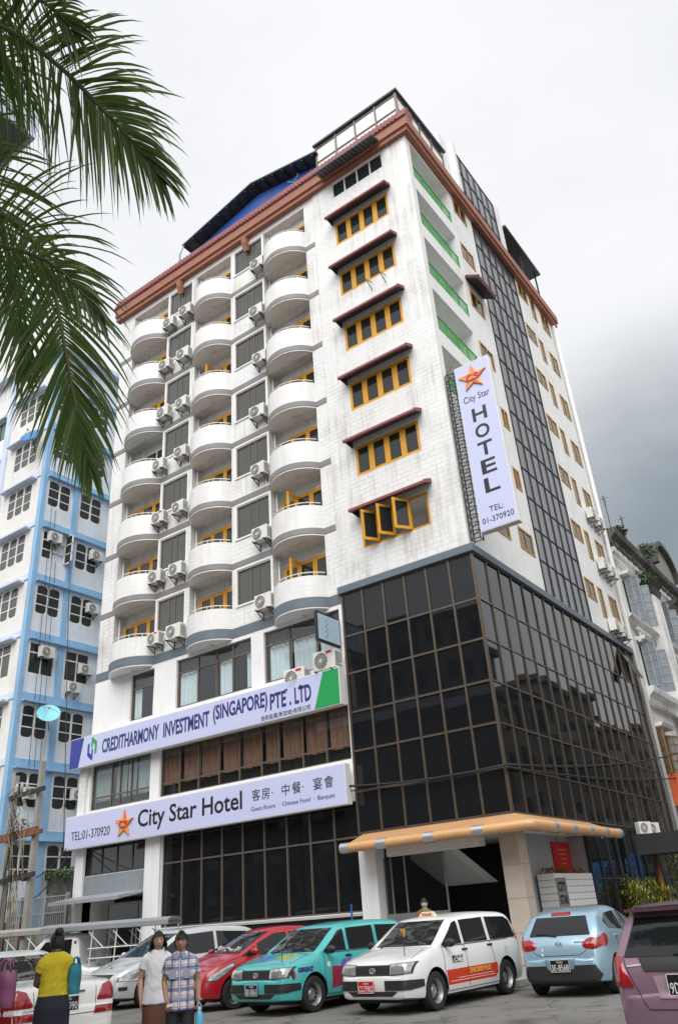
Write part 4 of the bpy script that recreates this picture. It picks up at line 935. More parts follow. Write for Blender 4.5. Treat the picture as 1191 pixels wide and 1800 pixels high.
MB().add([(PA.x+sx*w, PA.y+sy*w, z) for z, w in ((.1, .125), (7.55, .09)) for sx, sy in ((-1, -1), (1, -1), (1, 1), (-1, 1))], [(0, 1, 2, 3), (7, 6, 5, 4), (0, 4, 5, 1), (1, 5, 6, 2), (2, 6, 7, 3), (3, 7, 4, 0)]).build('pole', POLE, up)
MB().add([(PB.x+sx*w, PB.y+sy*w, z) for z, w in ((.1, .125), (7.9, .09)) for sx, sy in ((-1, -1), (1, -1), (1, 1), (-1, 1))], [(0, 1, 2, 3), (7, 6, 5, 4), (0, 4, 5, 1), (1, 5, 6, 2), (2, 6, 7, 3), (3, 7, 4, 0)]).build('pole', POLE, up)
for z, m_, x0, x1 in ((6.75, SOFFIT, -19.6, -17.5), (5.2, RUST, -20.4, -17.4), (5.32, RUST, -20.3, -17.7), (3.75, SOFFIT, -19.6, -17.6), (1.85, RUST, -20.5, -17.3)):
    MB().bar((x0, -3.52, z-.06), (x1, -3.48, z+.06), .11, .16).build('crossarm', m_, up)
INS = mat('porcelain', (.45, .44, .42), .3)
for x in (-19.2, -18.9, -18.6, -18.3): MB().lathe([(0, 0), (.03, 0), (.07, .05), (.03, .09), (.07, .14), (.03, .18), (0, .26)], (x, -3.5, 3.85), 10).build('insulator', INS, up, smooth=True)
for x in (-19.3, -18.95, -18.6): MB().lathe([(0, 0), (.04, 0), (.08, .08), (.04, .14), (.08, .2), (.04, .3), (0, .4)], (x, -3.5, 6.85), 10).build('insulator', INS, up, smooth=True)
WIRE = mat('black_cable', (.015, .015, .016), .6, var=0); CORD = mat('old_yellow_cable', (.33, .29, .17), .7, var=.2)
rnd = random.Random(4)
for i in range(20):
    x0, x1 = rnd.uniform(-19.4, -18.2), rnd.uniform(-19.5, -18.0); zt, zb = rnd.uniform(5.4, 7.1), rnd.uniform(1.5, 4.2)
    MB().tube([(x0, -3.55, zt), (x0-.25, -3.65, zt-.3+.2*rnd.random()), (x0+.1, -3.6, zt-.9), ((x0+x1)/2, -3.6, (zt+zb)/2), (x1, -3.55, zb)], .011, 5).build('cable', CORD if i % 2 else WIRE, up, smooth=True)
for i in range(5): MB().tube([(-18.9+i*.11, -3.5, 3.7), (-18.95+i*.12, -3.56, 2.9), (-18.85+i*.13, -3.55, 2.2), (-19.0+i*.1, -3.5, 1.95)], .018, 5).build('cable', CORD, up, smooth=True)
fb = MB(); leaf_cloud(fb, (-18.75, -3.5, 5.62), .45, 130, .07, .5); fb.build('debris', mat('grey_pink_debris', (.27, .2, .2), .8, var=.5, vscale=8), up)
bx = thing('transformer_cabinet', 'stained concrete substation wall below the twin poles', 'wall', (-19.2, -2.6, 0))
MB().box(-21.2, -17.3, -2.9, -2.4, .14, 2.0).build('wall', CONC, bx)
for x in (-20.6, -19.9, -18.9): MB().bar((x, -2.95, .14), (x, -2.95, 2.3), .06).build('rusty_upright', RUST, bx)
def cable(label, pts, r=.02, sag=.3, m_=WIRE, n=14):
    a, b = Vector(pts[0]), Vector(pts[1])
    tag(MB().tube([a.lerp(b, i/n)-Vector((0, 0, sag*4*(i/n)*(1-i/n))) for i in range(n+1)], r, 5).build('overhead_cable', m_, smooth=True), label, 'cable', 'cables along the hotel')
cable('black cable strung across the black front glass to the corner', ((-5.6, -.3, 5.45), (.15, -.22, 5.27)), .035, .12)
cable('lower thin cable across the black front glass', ((-5.6, -.25, 5.3), (.15, -.2, 5.2)), .02, .1)
cable('cable rising from the glass corner along the side street', ((.15, -.22, 5.27), (.7, 26, 9.0)), .03, .5)
cable('cable running level from the glass corner along the side wall', ((.15, -.22, 5.2), (.5, 26, 7.4)), .03, .4)
cable('cable from the twin poles to the lower left corner of the City Star sign', ((-18.0, -3.4, 3.6), (-19.9, -.5, 4.95)), .02, .2)
cable('slack cable from the twin poles to the hotel pier', ((-18.0, -3.4, 2.9), (-19.8, -.4, 4.85)), .02, .35)
cable('cable hanging down the blue block beside the CREDITHARMONY sign', ((-23.9, 1.0, 20.5), (-20.2, -.4, 4.9)), .02, .1)
for i in range(3): cable(('first', 'second', 'third')[i]+' thin wire hanging down the blue block corner', ((BX+.12, .1+.35*i, 26-3*i), (BX+.2, .5+.3*i, 9.0)), .014, 0)

# ------------------------------------------------------------ buildings across the streets (seen mirrored in the glass)
def street_block(label, x0, x1, y0, y1, h, face, m_, seed):
    rnd = random.Random(seed); t = thing('street_building', label, 'building', ((x0+x1)/2, (y0+y1)/2, 0))
    MB().box(x0, x1, y0, y1, 0, h).build('wall', m_, t)
    MB().box(x0-.4, x1+.4, y0-.4, y1+.4, h, h+.5).build('roof_edge', MOSS, t)
    wi = MB(); ba = MB()
    if face == 'x-': P = lambda u, z, d: (x0-.03+d, u, z); a, b = y0, y1
    else: P = lambda u, z, d: (u, y1+.03-d, z); a, b = x0, x1
    k = 0
    z = 3.8
    while z+2 < h:
        u = a+.8
        while u+1.2 < b:
            pbox(wi, P, u, u+1.1, z, z+1.7, 0, .02)
            if rnd.random() < .35: pbox(ba, P, u-.2, u+1.3, z-.25, z+.6, -.7, 0)
            u += 2.1
        z += 3.3
    wi.build('windows', ROOM, t)['kind'] = 'stuff'; ba.build('balconies', CONC, t)['kind'] = 'stuff'
    return t
GR1 = mat('grey_old_render', (.14, .135, .12), .85, var=.2, streak=.5); GR2 = mat('brown_old_render', (.13, .11, .09), .85, var=.2, streak=.5); GR3 = mat('pale_old_render', (.21, .205, .19), .85, var=.2, streak=.5)
y = 14.
for i, (w, h) in enumerate(((9, 17.5), (11, 19), (8, 16.0), (12, 18.5), (10, 16.5), (14, 17.5), (16, 15.0))):
    street_block('old %s terrace across the side street, number %s from the crossing' % (('grey', 'brown', 'pale')[i % 3], ('one', 'two', 'three', 'four', 'five', 'six', 'seven')[i]), 14.5, 24, y, y+w-.3, h, 'x-', (GR1, GR2, GR3)[i % 3], i); y += w
x = -62.
for i, (w, h) in enumerate(((20, 24), (18, 27), (22, 26), (20, 28))):
    street_block('tall %s building far across the front street, number %s from the west' % (('brown', 'grey', 'pale')[i % 3], ('one', 'two', 'three', 'four')[i]), x, x+w-.4, -52, -42, h, 'y+', (GR2, GR1, GR3)[i % 3], 20+i); x += w
# the building on the camera's side of the street; only its roof corner shows, top left
ov = thing('roofed_building', 'dark grey roof overhang of a building at the top left edge', 'building', (-9, -23, 0))
MB().box(-20, .6, -30, -19.6, 0, 12.35).build('wall', GR3, ov)
MB().box(-21, 2.15, -31, -18.42, 12.5, 12.75).build('roof_overhang', mat('grey_soffit', (.16, .155, .165), .8, var=.1), ov)
MB().box(2.15, 2.2, -31, -18.36, 12.42, 12.95).box(-21, 2.149, -18.42, -18.36, 12.42, 12.95).build('roof_edge', LILAC, ov)
MB().box(-20.5, 1.2, -30.5, -19.2, 12.35, 12.5).build('eaves_beam', CONC, ov)
# ------------------------------------------------------------ vehicles
def paint(name, c, metal=0., rough=.3): return mat(name, c, rough, metal, var=.03, vscale=1.5, coat=.8)
CGL = mat('car_glass', (.012, .014, .015), .03, var=0, spec=.5)
RUB = mat('tyre_rubber', (.018, .018, .018), .8, var=.2)
RIMM = mat('wheel_steel', (.36, .36, .35), .4, .6, var=.15)
BLKP = mat('black_plastic', (.02, .02, .021), .55, var=.1)
CHR = mat('chrome', (.75, .75, .76), .12, .95, var=0)
LENS = mat('headlamp_lens', (.46, .48, .46), .1, .5, var=.5, vscale=11, coat=.8)
TAIL = mat('red_tail_lens', (.30, .008, .012), .12, var=.12, vscale=9, coat=.8)
AMB = mat('amber_lens', (.6, .2, .02), .2, var=.1)
PLB = mat('black_number_plate', (.01, .01, .01), .4, var=0); PLR = mat('red_number_plate', (.55, .012, .02), .4, var=0); WHT = mat('white_print', (.75, .75, .74), .5, var=0)
SEAM = mat('panel_gap', (.012, .012, .012), .8, var=0)
def chaikin(p, n=2, closed=False):
    for _ in range(n):
        q = []
        r_ = range(len(p)) if closed else range(len(p)-1)
        if not closed: q.append(p[0])
        for i in r_:
            a, b = p[i], p[(i+1) % len(p)]
            q += [tuple(.75*x+.25*y for x, y in zip(a, b)), tuple(.25*x+.75*y for x, y in zip(a, b))]
        if not closed: q.append(p[-1])
        p = q
    return p
def interp(tab, x):
    if x >= tab[0][0]: return tab[0][1]
    for (a, b), (c, d) in zip(tab, tab[1:]):
        if x >= c: return b+(d-b)*(a-x)/(a-c) if a != c else d
    return tab[-1][1]
class Car:
    def __init__(s, name, label, cat, loc, yaw, L, W, H, top, belt, pm, wx, wr=.3, roof=.74, clear=.2, group='cars at the kerb', rim='steel', cut=True, rimcol=None, endr=.30):
        s.t = thing(name, label, cat, (loc[0], loc[1], loc[2] if len(loc) > 2 else 0), group, R(yaw)); LOCAL[0] = True
        s.L, s.W, s.H, s.pm = L, W, H, pm
        prof = chaikin(sorted(top, key=lambda q: -q[0]), 2)
        xs = sorted({round(p[0], 3) for p in prof} | {round(-L/2+.001+i*(L-.002)/44, 3) for i in range(45)}, reverse=True)
        xs = [x for i, x in enumerate(xs) if i == 0 or abs(x-xs[i-1]) > .008]
        rings = []; z0belt = max(b for _, b in belt)
        def ring(x, k=1., dx=0, kz=1.):
            zt = interp(prof, x); w = W/2
            e = max(0, (abs(x)-(L/2-.62))/.62); w *= 1-endr*.5*e**2.6
            bz = min(interp(belt, x), zt-.05); g_ = max(0, min(1, (zt-bz-.05)/(H-z0belt-.05)))
            wt = w*(.93+(roof-.93)*g_); zb = clear+.05*e
            P = [(0, zb), (w*.8, zb), (w*.945, zb+.025), (w*.985, zb+.1), (w, zb+(bz-zb)*.45), (w*1.0, zb+(bz-zb)*.68), (w*.985, bz-.07), (w*.955, bz)]
            zs = zt-.085*g_-.012
            P += [(w*.95+(wt-w*.95)*f, bz+(zs-bz)*f) for f in (.33, .66)] + [(wt, zs), (wt-.035*g_-.01, zt-.04*g_-.005), (wt*.8, zt-.004), (wt*.45, zt+.016), (0, zt+.022)]
            cz = (zb+zt)/2
            P = [(y*k, cz+(z-cz)*kz) for y, z in P]
            full = P+[(-y, z) for y, z in P[-2:0:-1]]
            return [(x+dx, y, z) for y, z in full]
        rings.append(ring(xs[0], .86, .035, .80)); rings.append(ring(xs[0], .955, .02, .93))
        rings += [ring(x) for x in xs]
        rings.append(ring(xs[-1], .955, -.02, .93)); rings.append(ring(xs[-1], .86, -.035, .80))
        n = len(rings[0]); mb = MB()
        mb.add([v for r_ in rings for v in r_], [(i*n+k, i*n+(k+1) % n, (i+1)*n+(k+1) % n, (i+1)*n+k) for i in range(len(rings)-1) for k in range(n)]+[tuple(range(n)), tuple((len(rings)-1)*n+k for k in range(n))])
        me = mb.mesh('body', pm, 38)
        bm = bmesh.new(); bm.from_mesh(me); s.bvh = BVHTree.FromBMesh(bm); bm.free()
        s.body = link('body', me, s.t)
        s.wx, s.wr = wx, wr
        if cut:
            c = MB()
            for x in wx: c.lathe([(0, -W), (wr+.055, -W), (wr+.055, -W/2+.28), (0, -W/2+.28)], (x, 0, wr+.01), 28, 'y').lathe([(0, W/2-.28), (wr+.055, W/2-.28), (wr+.055, W), (0, W)], (x, 0, wr+.01), 28, 'y')
            co = bpy.data.objects.new('cutter', c.mesh('cutter', BLKP)); TMP.collection.objects.link(co)
            bo = bpy.data.objects.new('b', me); md = bo.modifiers.new('b', 'BOOLEAN'); md.object = co; md.operation = 'DIFFERENCE'; md.solver = 'EXACT'
            if hasattr(md, 'material_mode'): md.material_mode = 'TRANSFER'
            nm = evaluate(bo); nm.name = 'body'
            if len(nm.polygons) > 200: s.body.data = nm
            bpy.data.objects.remove(bo); bpy.data.objects.remove(co)
        for x in wx:
            for sd in (1, -1): s.wheel(x, sd, rim, rimcol)
        MB().box(-L/2+.35, L/2-.35, -W/2+.25, W/2-.25, .16, clear+.12).build('underbody', BLKP, s.t)
    def wheel(s, x, sd, rim, rimcol):
        wr = s.wr; y = sd*(s.W/2-.115); w = .1
        prof = [(wr*.64, -w), (wr*.9, -w), (wr*.98, -w*.8), (wr, -w*.5), (wr, w*.5), (wr*.98, w*.8), (wr*.9, w), (wr*.64, w)]
        tm = MB(); n = 26
        for r_, h in prof: pass
        vs = [(x+r_*math.cos(2*math.pi*k/n), y+h, wr+r_*math.sin(2*math.pi*k/n)) for r_, h in prof for k in range(n)]; m_ = len(prof)
        tm.add(vs, [(i*n+k, i*n+(k+1) % n, ((i+1) % m_)*n+(k+1) % n, ((i+1) % m_)*n+k) for i in range(m_) for k in range(n)])
        t = tm.build('wheel', RUB, s.t, smooth=35)
        rm = MB().lathe([(0, sd*.02), (wr*.2, sd*.03), (wr*.3, sd*.0), (wr*.52, sd*-.012), (wr*.58, sd*.055), (wr*.645, sd*.085), (wr*.65, sd*.03)], (x, y, wr), 24, 'y', False)
        rm.build('rim', rimcol or RIMM, t, smooth=30)
        hb = MB()
        if rim == 'steel':
            for k in range(12): a = 2*math.pi*k/12; hb.lathe([(0, 0), (.026, 0), (.026, sd*.012), (0, sd*.012)], (x+wr*.43*math.cos(a), y-sd*.004, wr+wr*.43*math.sin(a)), 8, 'y')
            hb.build('rim_hole', BLKP, t)
        else:
            for k in range(7):
                a = 2*math.pi*k/7+.3; d = .28
                hb.add([(x+r_*math.cos(a+e), y+sd*.045, wr+r_*math.sin(a+e)) for r_, e in ((wr*.22, -.3), (wr*.22, .3), (wr*.58, .28), (wr*.58, -.28))], [(0, 1, 2, 3)])
            hb.build('rim_opening', BLKP, t)
    def patch(s, poly, proj, m_, name, off=.009, rnd=0, parent=None, cuts=3, skirt=.025, bulge=0., label=None):
        if m_ is LENS and not parent:
            gx, gz = sum(q[0] for q in poly)/len(poly), sum(q[1] for q in poly)/len(poly)
            s.patch([(gx+(a-gx)*1.09+.004*(1 if a > gx else -1), gz+(b-gz)*1.12) for a, b in poly], proj, BLKP, 'lamp_surround', off=off-.005)
        if rnd: poly = chaikin(poly, rnd, True)
        bm = bmesh.new(); f = bm.faces.new([bm.verts.new((a, b, 0)) for a, b in poly])
        bmesh.ops.triangulate(bm, faces=[f])
        for _ in range(6):
            long_ = [e for e in bm.edges if e.calc_length() > .055]
            if not long_: break
            bmesh.ops.subdivide_edges(bm, edges=long_, cuts=1); bmesh.ops.triangulate(bm, faces=[q for q in bm.faces if len(q.verts) > 3])
        Dv = {'left': Vector((0, -1, 0)), 'right': Vector((0, 1, 0)), 'front': Vector((-1, 0, 0)), 'rear': Vector((1, 0, 0)), 'top': Vector((0, 0, -1))}[proj]
        pts = []; nor = []
        for v in bm.verts:
            a, b = v.co.x, v.co.y
            o = {'left': Vector((a, 4, b)), 'right': Vector((a, -4, b)), 'front': Vector((6, a, b)), 'rear': Vector((-6, a, b)), 'top': Vector((a, b, 4))}[proj]
            h = s.bvh.ray_cast(o, Dv)
            if h[0] is None: h = s.bvh.find_nearest(o+Dv*(4 if proj in ('left', 'right', 'top') else 6))
            nn = h[1].normalized()
            if nn.dot(Dv) > 0: nn = -nn
            pts.append(h[0]+nn*off-Dv*.0); nor.append(nn)
        bnd = [e for e in bm.edges if len(e.link_faces) == 1]; bv = {v.index for e in bnd for v in e.verts}
        bm.verts.index_update(); faces = [tuple(v.index for v in q.verts) for q in bm.faces]; be = [(e.verts[0].index, e.verts[1].index) for e in bnd]
        bv = sorted({i for e in be for i in e})
        if bulge:
            c = Vector((0, 0, 0))
            for i in range(len(pts)):
                if i not in bv: pts[i] = pts[i]+nor[i]*bulge
        bm.free(); mp_ = {i: len(pts)+k for k, i in enumerate(bv)}
        vs = [tuple(p) for p in pts]+[tuple(pts[i]-nor[i]*(skirt+off)) for i in bv]
        faces += [(a, b, mp_[b], mp_[a]) for a, b in be]
        mb = MB(); mb.v = vs; mb.f = faces
        o = mb.build(name, m_, parent or s.t, smooth=40)
        if label: o['label'] = label
        return o
    def both(s, poly, m_, name, **k): return [s.patch(poly, 'left', m_, name, **k), s.patch(poly, 'right', m_, name, **k)]
    def pair(s, poly, proj, m_, name, **k): return [s.patch(poly, proj, m_, name, **k), s.patch([(-a, b) for a, b in poly], proj, m_, name, **k)]
    def hit(s, proj, a, b, off=.004):
        Dv = {'left': Vector((0, -1, 0)), 'right': Vector((0, 1, 0)), 'front': Vector((-1, 0, 0)), 'rear': Vector((1, 0, 0)), 'top': Vector((0, 0, -1))}[proj]
        o = {'left': Vector((a, 4, b)), 'right': Vector((a, -4, b)), 'front': Vector((6, a, b)), 'rear': Vector((-6, a, b)), 'top': Vector((a, b, 4))}[proj]
        h = s.bvh.ray_cast(o, Dv)
        return (h[0]-Dv*off) if h[0] else o+Dv*4
    def seam(s, pts, proj, name='door_seam', r=.005, m_=None):
        q = []
        for (a, b), (c, d) in zip(pts, pts[1:]):
            for i in range(7): q.append(s.hit(proj, a+(c-a)*i/6, b+(d-b)*i/6, .001))
        q2 = [q[0]]
        for p in q[1:]:
            if (p-q2[-1]).length > 1e-4: q2.append(p)
        return MB().tube(q2, r, 5).build(name, m_ or SEAM, s.t)
    def handle(s, x, z, m_):
        for pr in ('left', 'right'):
            p = s.hit(pr, x, z, .012); MB().box(p.x-.09, p.x+.09, p.y-.018, p.y+.018, p.z-.016, p.z+.016).build('door_handle', m_, s.t, bevel=.008)
    def mirror(s, x, z, m_):
        for sd, pr in ((1, 'left'), (-1, 'right')):
            p = s.hit(pr, x, z, 0); c = Vector((p.x+.02, p.y+sd*.13, p.z+.06)); q = MB()
            q.grid(lambda u, v: (c.x+.07*math.cos(2*math.pi*u)*math.sin(math.pi*v), c.y+.115*math.sin(2*math.pi*u)*math.sin(math.pi*v), c.z+.075*math.cos(math.pi*v)), 14, 8)
            q.bar(tuple(p), (c.x, c.y, c.z-.03), .06, .03); q.build('door_mirror', m_, s.t, smooth=40)
    def plate(s, proj, y, z, txt, top, m_=None, w=.36, h=.2, out=.03, small=None):
        p = s.hit(proj, y, z, out); sg = 1 if proj == 'front' else -1
        pl = MB().box(p.x-.008, p.x+.008, y-w/2, y+w/2, z-h/2, z+h/2).build('number_plate', m_ or PLB, s.t)
        rot = (R(90), 0, R(90)) if proj == 'front' else (R(90), 0, R(-90))
        bx = MB()
        for a, b, c, d in ((-w/2, w/2, h/2-.008, h/2), (-w/2, w/2, -h/2, -h/2+.008), (-w/2, -w/2+.008, -h/2, h/2), (w/2-.008, w/2, -h/2, h/2)): bx.box(p.x+sg*.009-.001, p.x+sg*.009+.001, y+a, y+b, z+c, z+d)
        bx.build('plate_border', WHT, pl)
        y0_ = y-sg*(w/2-.025)
        text(txt, .12, WHT, 'lettering', pl, (p.x+sg*.011, y0_, z-h*.40), rot, width=w-.05, height=h*.5, depth=.001)
        if top: text(top, .05, WHT, 'lettering', pl, (p.x+sg*.011, y-sg*.06, z+h*.2), rot, width=.12, height=.035, depth=.001)
    def side_text(s, txt, x, z, w, h, m_, side='left', bold=.004):
        # flat lettering just proud of the side, following the local surface
        p0, p1 = s.hit(side, x, z), s.hit(side, x-w, z) ; sd = 1 if side == 'left' else -1
        ang = math.atan2(p1.y-p0.y, p1.x-p0.x)
        up_ = s.hit(side, x-w/2, z+h); lo_ = s.hit(side, x-w/2, z); tilt = math.atan2((lo_.y-up_.y), h)
        o = text(txt, .1, m_, 'lettering', None, (0, 0, 0), (0, 0, 0), width=w, height=h, bold=bold, depth=.0015)
        X = Vector((p1.x-p0.x, p1.y-p0.y, 0)).normalized(); Y = Vector((0, (up_.y-lo_.y), h)).normalized(); Z = X.cross(Y).normalized()
        T = Matrix((X, Z.cross(X), Z)).transposed().to_4x4(); T.translation = (p0.x, p0.y+.008, p0.z)
        o.data.transform(T); o.parent = s.t; return o
    def done(s): LOCAL[0] = False; return s.t
def wind(c, A, B, ya, yb, proj='front', name='windscreen', gm=None):
    """trapezoid glass between heights A (low) and B (high)"""
    return c.patch([(-ya, A), (ya, A), (yb, B), (-yb, B)], proj, gm or CGL, name, off=.01)
def emblem(c, proj, y, z, r):
    p = c.hit(proj, y, z, .012); q = MB()
    for a, b in ((r, r*.7), (r*.4, r*.68), (r*.85, r*.28)): q.tube([(p.x, y+a*math.cos(R(k)), z+(.0 if b != r*.28 else r*.35)+b*math.sin(R(k))) for k in range(0, 361, 20)], .006, 5)
    q.build('emblem', CHR, c.t, smooth=True)
def van(label, loc, yaw, pm, kind):
    c = Car('van', label, 'van', loc, yaw, 4.2, 1.69, 1.52, [(2.1, .60), (2.08, .76), (1.98, .84), (1.25, .985), (1.1, 1.0), (.42, 1.43), (.2, 1.475), (-.5, 1.52), (-1.5, 1.50), (-1.8, 1.46), (-1.95, 1.2), (-2.06, .92), (-2.1, .55)], [(2.1, .84), (1.1, .93), (-2.1, .97)], pm, (1.3, -1.27), .31, .84, .2, 'parked estate vans')
    wind(c, 1.02, 1.415, .64, .55)
    c.both([(.98, 1.0), (.42, 1.36), (.28, 1.39), (.28, 1.0)], CGL, 'front_door_window', rnd=0)
    c.both([(.18, 1.0), (.18, 1.395), (-.68, 1.415), (-.68, 1.0)], CGL, 'rear_door_window')
    c.both([(-.8, 1.0), (-.8, 1.415), (-1.55, 1.39), (-1.74, 1.32), (-1.86, 1.03), (-1.8, 1.0)], CGL, 'quarter_window')
    wind(c, 1.02, 1.36, .62, .55, 'rear', 'rear_window')
    c.pair([(.78, .80), (.40, .78), (.39, .62), (.76, .64)], 'front', LENS, 'headlamp', off=.012, bulge=.012)
    c.patch([(-.37, .61), (.37, .61), (.38, .775), (-.38, .775)], 'front', BLKP, 'grille', off=.008)
    for z in (.65, .69, .73): c.seam([(-.36, z), (.36, z)], 'front', 'grille_bar', .006, GREYM)
    c.pair([(.77, .54), (.29, .54), (.29, .39), (.77, .39)], 'front', BLKP, 'bumper_insert', off=.014)
    c.both([(2.04, .54), (1.70, .53), (1.69, .42), (2.04, .39)], BLKP, 'bumper_side', off=.012)
    c.patch([(-.56, .375), (.56, .375), (.44, .30), (-.44, .30)], 'front', BLKP, 'air_intake', off=.01)
    emblem(c, 'front', 0, .69, .065)
    c.mirror(.85, .98, BLKP); c.handle(.25, .9, BLKP); c.handle(-.7, .92, BLKP)
    for sd in ('left', 'right'):
        c.seam([(.98, .98), (1.0, .6), (.93, .3)], sd); c.seam([(.23, 1.0), (.2, .3)], sd); c.seam([(-.74, 1.0), (-.8, .65), (-.95, .5)], sd); c.seam([(.95, .27), (-.9, .27)], sd)
        c.seam([(.95, .98), (-1.8, .985)], sd, 'belt_trim', .008, BLKP)
    c.seam([(-.72, .85), (-.62, .97)], 'front', 'bonnet_seam'); c.seam([(.72, .85), (.62, .97)], 'front', 'bonnet_seam')
    MB().bar(tuple(c.hit('top', 1.16, .1, .01)), tuple(c.hit('top', .85, .5, .02)), .015).build('wiper', BLKP, c.t); MB().bar(tuple(c.hit('top', 1.16, -.5, .01)), tuple(c.hit('top', .9, -.05, .02)), .015).build('wiper', BLKP, c.t)
    c.both([(-1.88, .95), (-1.93, 1.3), (-1.98, 1.25), (-2.03, .95)], TAIL, 'tail_lamp')
    return c
# white taxi van
WP = paint('white_paint', (.78, .78, .76)); TP = paint('teal_paint', (.075, .46, .46)); RP = paint('red_paint', (.42, .008, .018)); BP = paint('ice_blue_paint', (.28, .42, .52), .3, .28); PP = paint('mauve_paint', (.27, .165, .22), .35, .28); IV = paint('pearl_white_paint', (.76, .75, .71)); SV = paint('silver_white_paint', (.62, .64, .65), .25, .3)
c = van('white taxi van with a red panel along its doors and a roof sign', (.96, -6.85), -94, WP, 0)
rp = c.patch([(.93, .36), (.96, .60), (-.86, .60), (-.90, .44), (-.78, .36)], 'left', mat('red_orange_panel', (.60, .05, .015), .4, var=.08), 'red_panel', off=.003)
c.side_text('ZARCHUN PLUS', .2, .49, .8, .09, SYEL)
for z, x0, x1 in ((.41, .85, -.75), (.45, .6, -.7)): c.seam([(x0, z), (x1, z)], 'left', 'white_stripe', .005, WHT)
c.patch([(.72, .70), (.72, .82), (.36, .82), (.36, .70)], 'left', PLB, 'door_number', off=.003)
c.side_text('C-7902', .70, .705, .32, .07, WHT); c.side_text('TAXI  YGN', .66, .785, .24, .03, WHT)
c.plate('front', -.12, .45, 'CC/7902', 'YGN', PLR, .36, .19)
c.patch([(-1.3+.07*math.cos(R(a)), .80+.07*math.sin(R(a))) for a in range(0, 360, 30)], 'left', mat('round_sticker', (.55, .6, .62), .5), 'round_sticker', off=.003)
p = c.hit('top', .15, 0, 0)
ts = MB().add([(p.x-.07, -.21, p.z-.01), (p.x+.07, -.21, p.z-.01), (p.x+.07, .21, p.z-.01), (p.x-.07, .21, p.z-.01), (p.x-.03, -.14, p.z+.085), (p.x+.03, -.14, p.z+.085), (p.x+.03, .14, p.z+.085), (p.x-.03, .14, p.z+.085)], [(3, 2, 1, 0), (4, 5, 6, 7), (0, 1, 5, 4), (1, 2, 6, 5), (2, 3, 7, 6), (3, 0, 4, 7)]).build('roof_sign', mat('cream_roof_sign', (.60, .54, .40), .5), c.t, bevel=.015)
text('TAXI', .07, SRED, 'lettering', ts, (p.x+.066, -.12, p.z+.012), (R(66), 0, R(90)), width=.24, bold=.002)
q = c.hit('front', .62, .93, 0)
MB().tube([tuple(c.hit('top', 1.75, .5, 0)), (1.75, .5, 1.32)], .008, 5).build('flag_pole', DARKM, c.t)
MB().add([(1.75, .5, 1.33), (1.75, .56, 1.33), (1.75, .53, 1.18), (1.75, .44, 1.33)], [(0, 1, 2), (0, 2, 3)]).build('pennant', SYEL, c.t)
c.done()
c = van('teal van with a rainbow splash and GREAT lettering on its wing', (-1.66, -7.0), -95.5, TP, 1)
c.plate('front', -.05, .45, '8D-8065', 'YGN', None, .34, .19)
c.side_text('GREAT', 1.75, .70, .42, .085, NAVY, 'left', .006)
dm = c.patch([(1.92, .68), (1.86, .78), (1.80, .68), (1.86, .58)], 'left', INK, 'diamond_mark', off=.003); c.patch([(1.86, .66), (1.83, .72), (1.80, .66), (1.83, .60)], 'left', SRED, 'diamond_mark', off=.005)
c.patch([(.80, .36), (.78, .74), (.45, .72), (.30, .68), (.32, .40)], 'left', mat('maroon_sticker', (.33, .02, .06), .5, var=.4, vscale=9), 'sticker', off=.003)
c.patch([(.55, .60), (.5, .84), (.2, .86), (-.1, .75), (-.05, .55)], 'left', mat('blue_pink_splash', (.16, .13, .45), .5, var=.5, vscale=5), 'colour_splash', off=.0025, rnd=2)
c.patch([(1.7, -.1), (1.65, -.5), (1.35, -.55), (1.25, -.2)], 'top', mat('blue_splash', (.05, .14, .42), .5, var=.4, vscale=6), 'colour_splash', off=.003, rnd=2)
c.patch([(1.6, .45), (1.7, .1), (1.3, .02), (1.22, .4)], 'top', mat('yellow_green_splash', (.33, .36, .06), .5, var=.4, vscale=6), 'colour_splash', off=.003, rnd=2)
c.patch([(.87+.05*math.cos(R(a)), .78+.05*math.sin(R(a))) for a in range(0, 360, 30)], 'left', WHT, 'round_sticker', off=.003)
MB().tube([tuple(c.hit('top', 1.8, .45, 0)), (1.8, .45, 1.2)], .007, 5).build('aerial', DARKM, c.t)
c.done()
# red hatchback, nose to the street
c = Car('hatchback_car', 'red hatchback with long swept headlamps between the teal van and the white people carrier', 'car', (-4.05, -6.5), -104, 3.9, 1.69, 1.52, [(1.95, .50), (1.92, .64), (1.78, .78), (1.25, .97), (1.05, 1.02), (.1, 1.46), (-.4, 1.52), (-1.2, 1.48), (-1.62, 1.38), (-1.85, 1.0), (-1.93, .8), (-1.95, .5)], [(1.95, .78), (.9, .93), (-1.95, 1.02)], RP, (1.22, -1.25), .3, .78, .19, 'cars at the kerb', 'alloy')
wind(c, 1.05, 1.42, .66, .54)
c.both([(1.02, .98), (.62, 1.16), (.6, .98)], CGL, 'quarter_light'); c.both([(.55, .98), (.55, 1.2), (.05, 1.38), (-.3, 1.40), (-.3, .98)], CGL, 'front_door_window'); c.both([(-.38, .98), (-.38, 1.4), (-1.1, 1.36), (-1.45, 1.2), (-1.3, 1.05)], CGL, 'rear_door_window')
c.both([(1.86, .58), (1.80, .66), (1.5, .79), (1.25, .87), (1.2, .85), (1.42, .70), (1.68, .58)], LENS, 'headlamp', off=.01)
c.patch([(-.42, .60), (.42, .60), (.52, .66), (-.52, .66)], 'front', BLKP, 'grille', off=.01); c.patch([(-.55, .30), (.55, .30), (.62, .44), (-.62, .44)], 'front', BLKP, 'air_intake', off=.012)
c.plate('front', 0, .5, '5E-2279', 'YGN')
c.mirror(.72, 1.0, RP); c.handle(-.2, .9, RP); c.handle(-1.0, .93, RP)
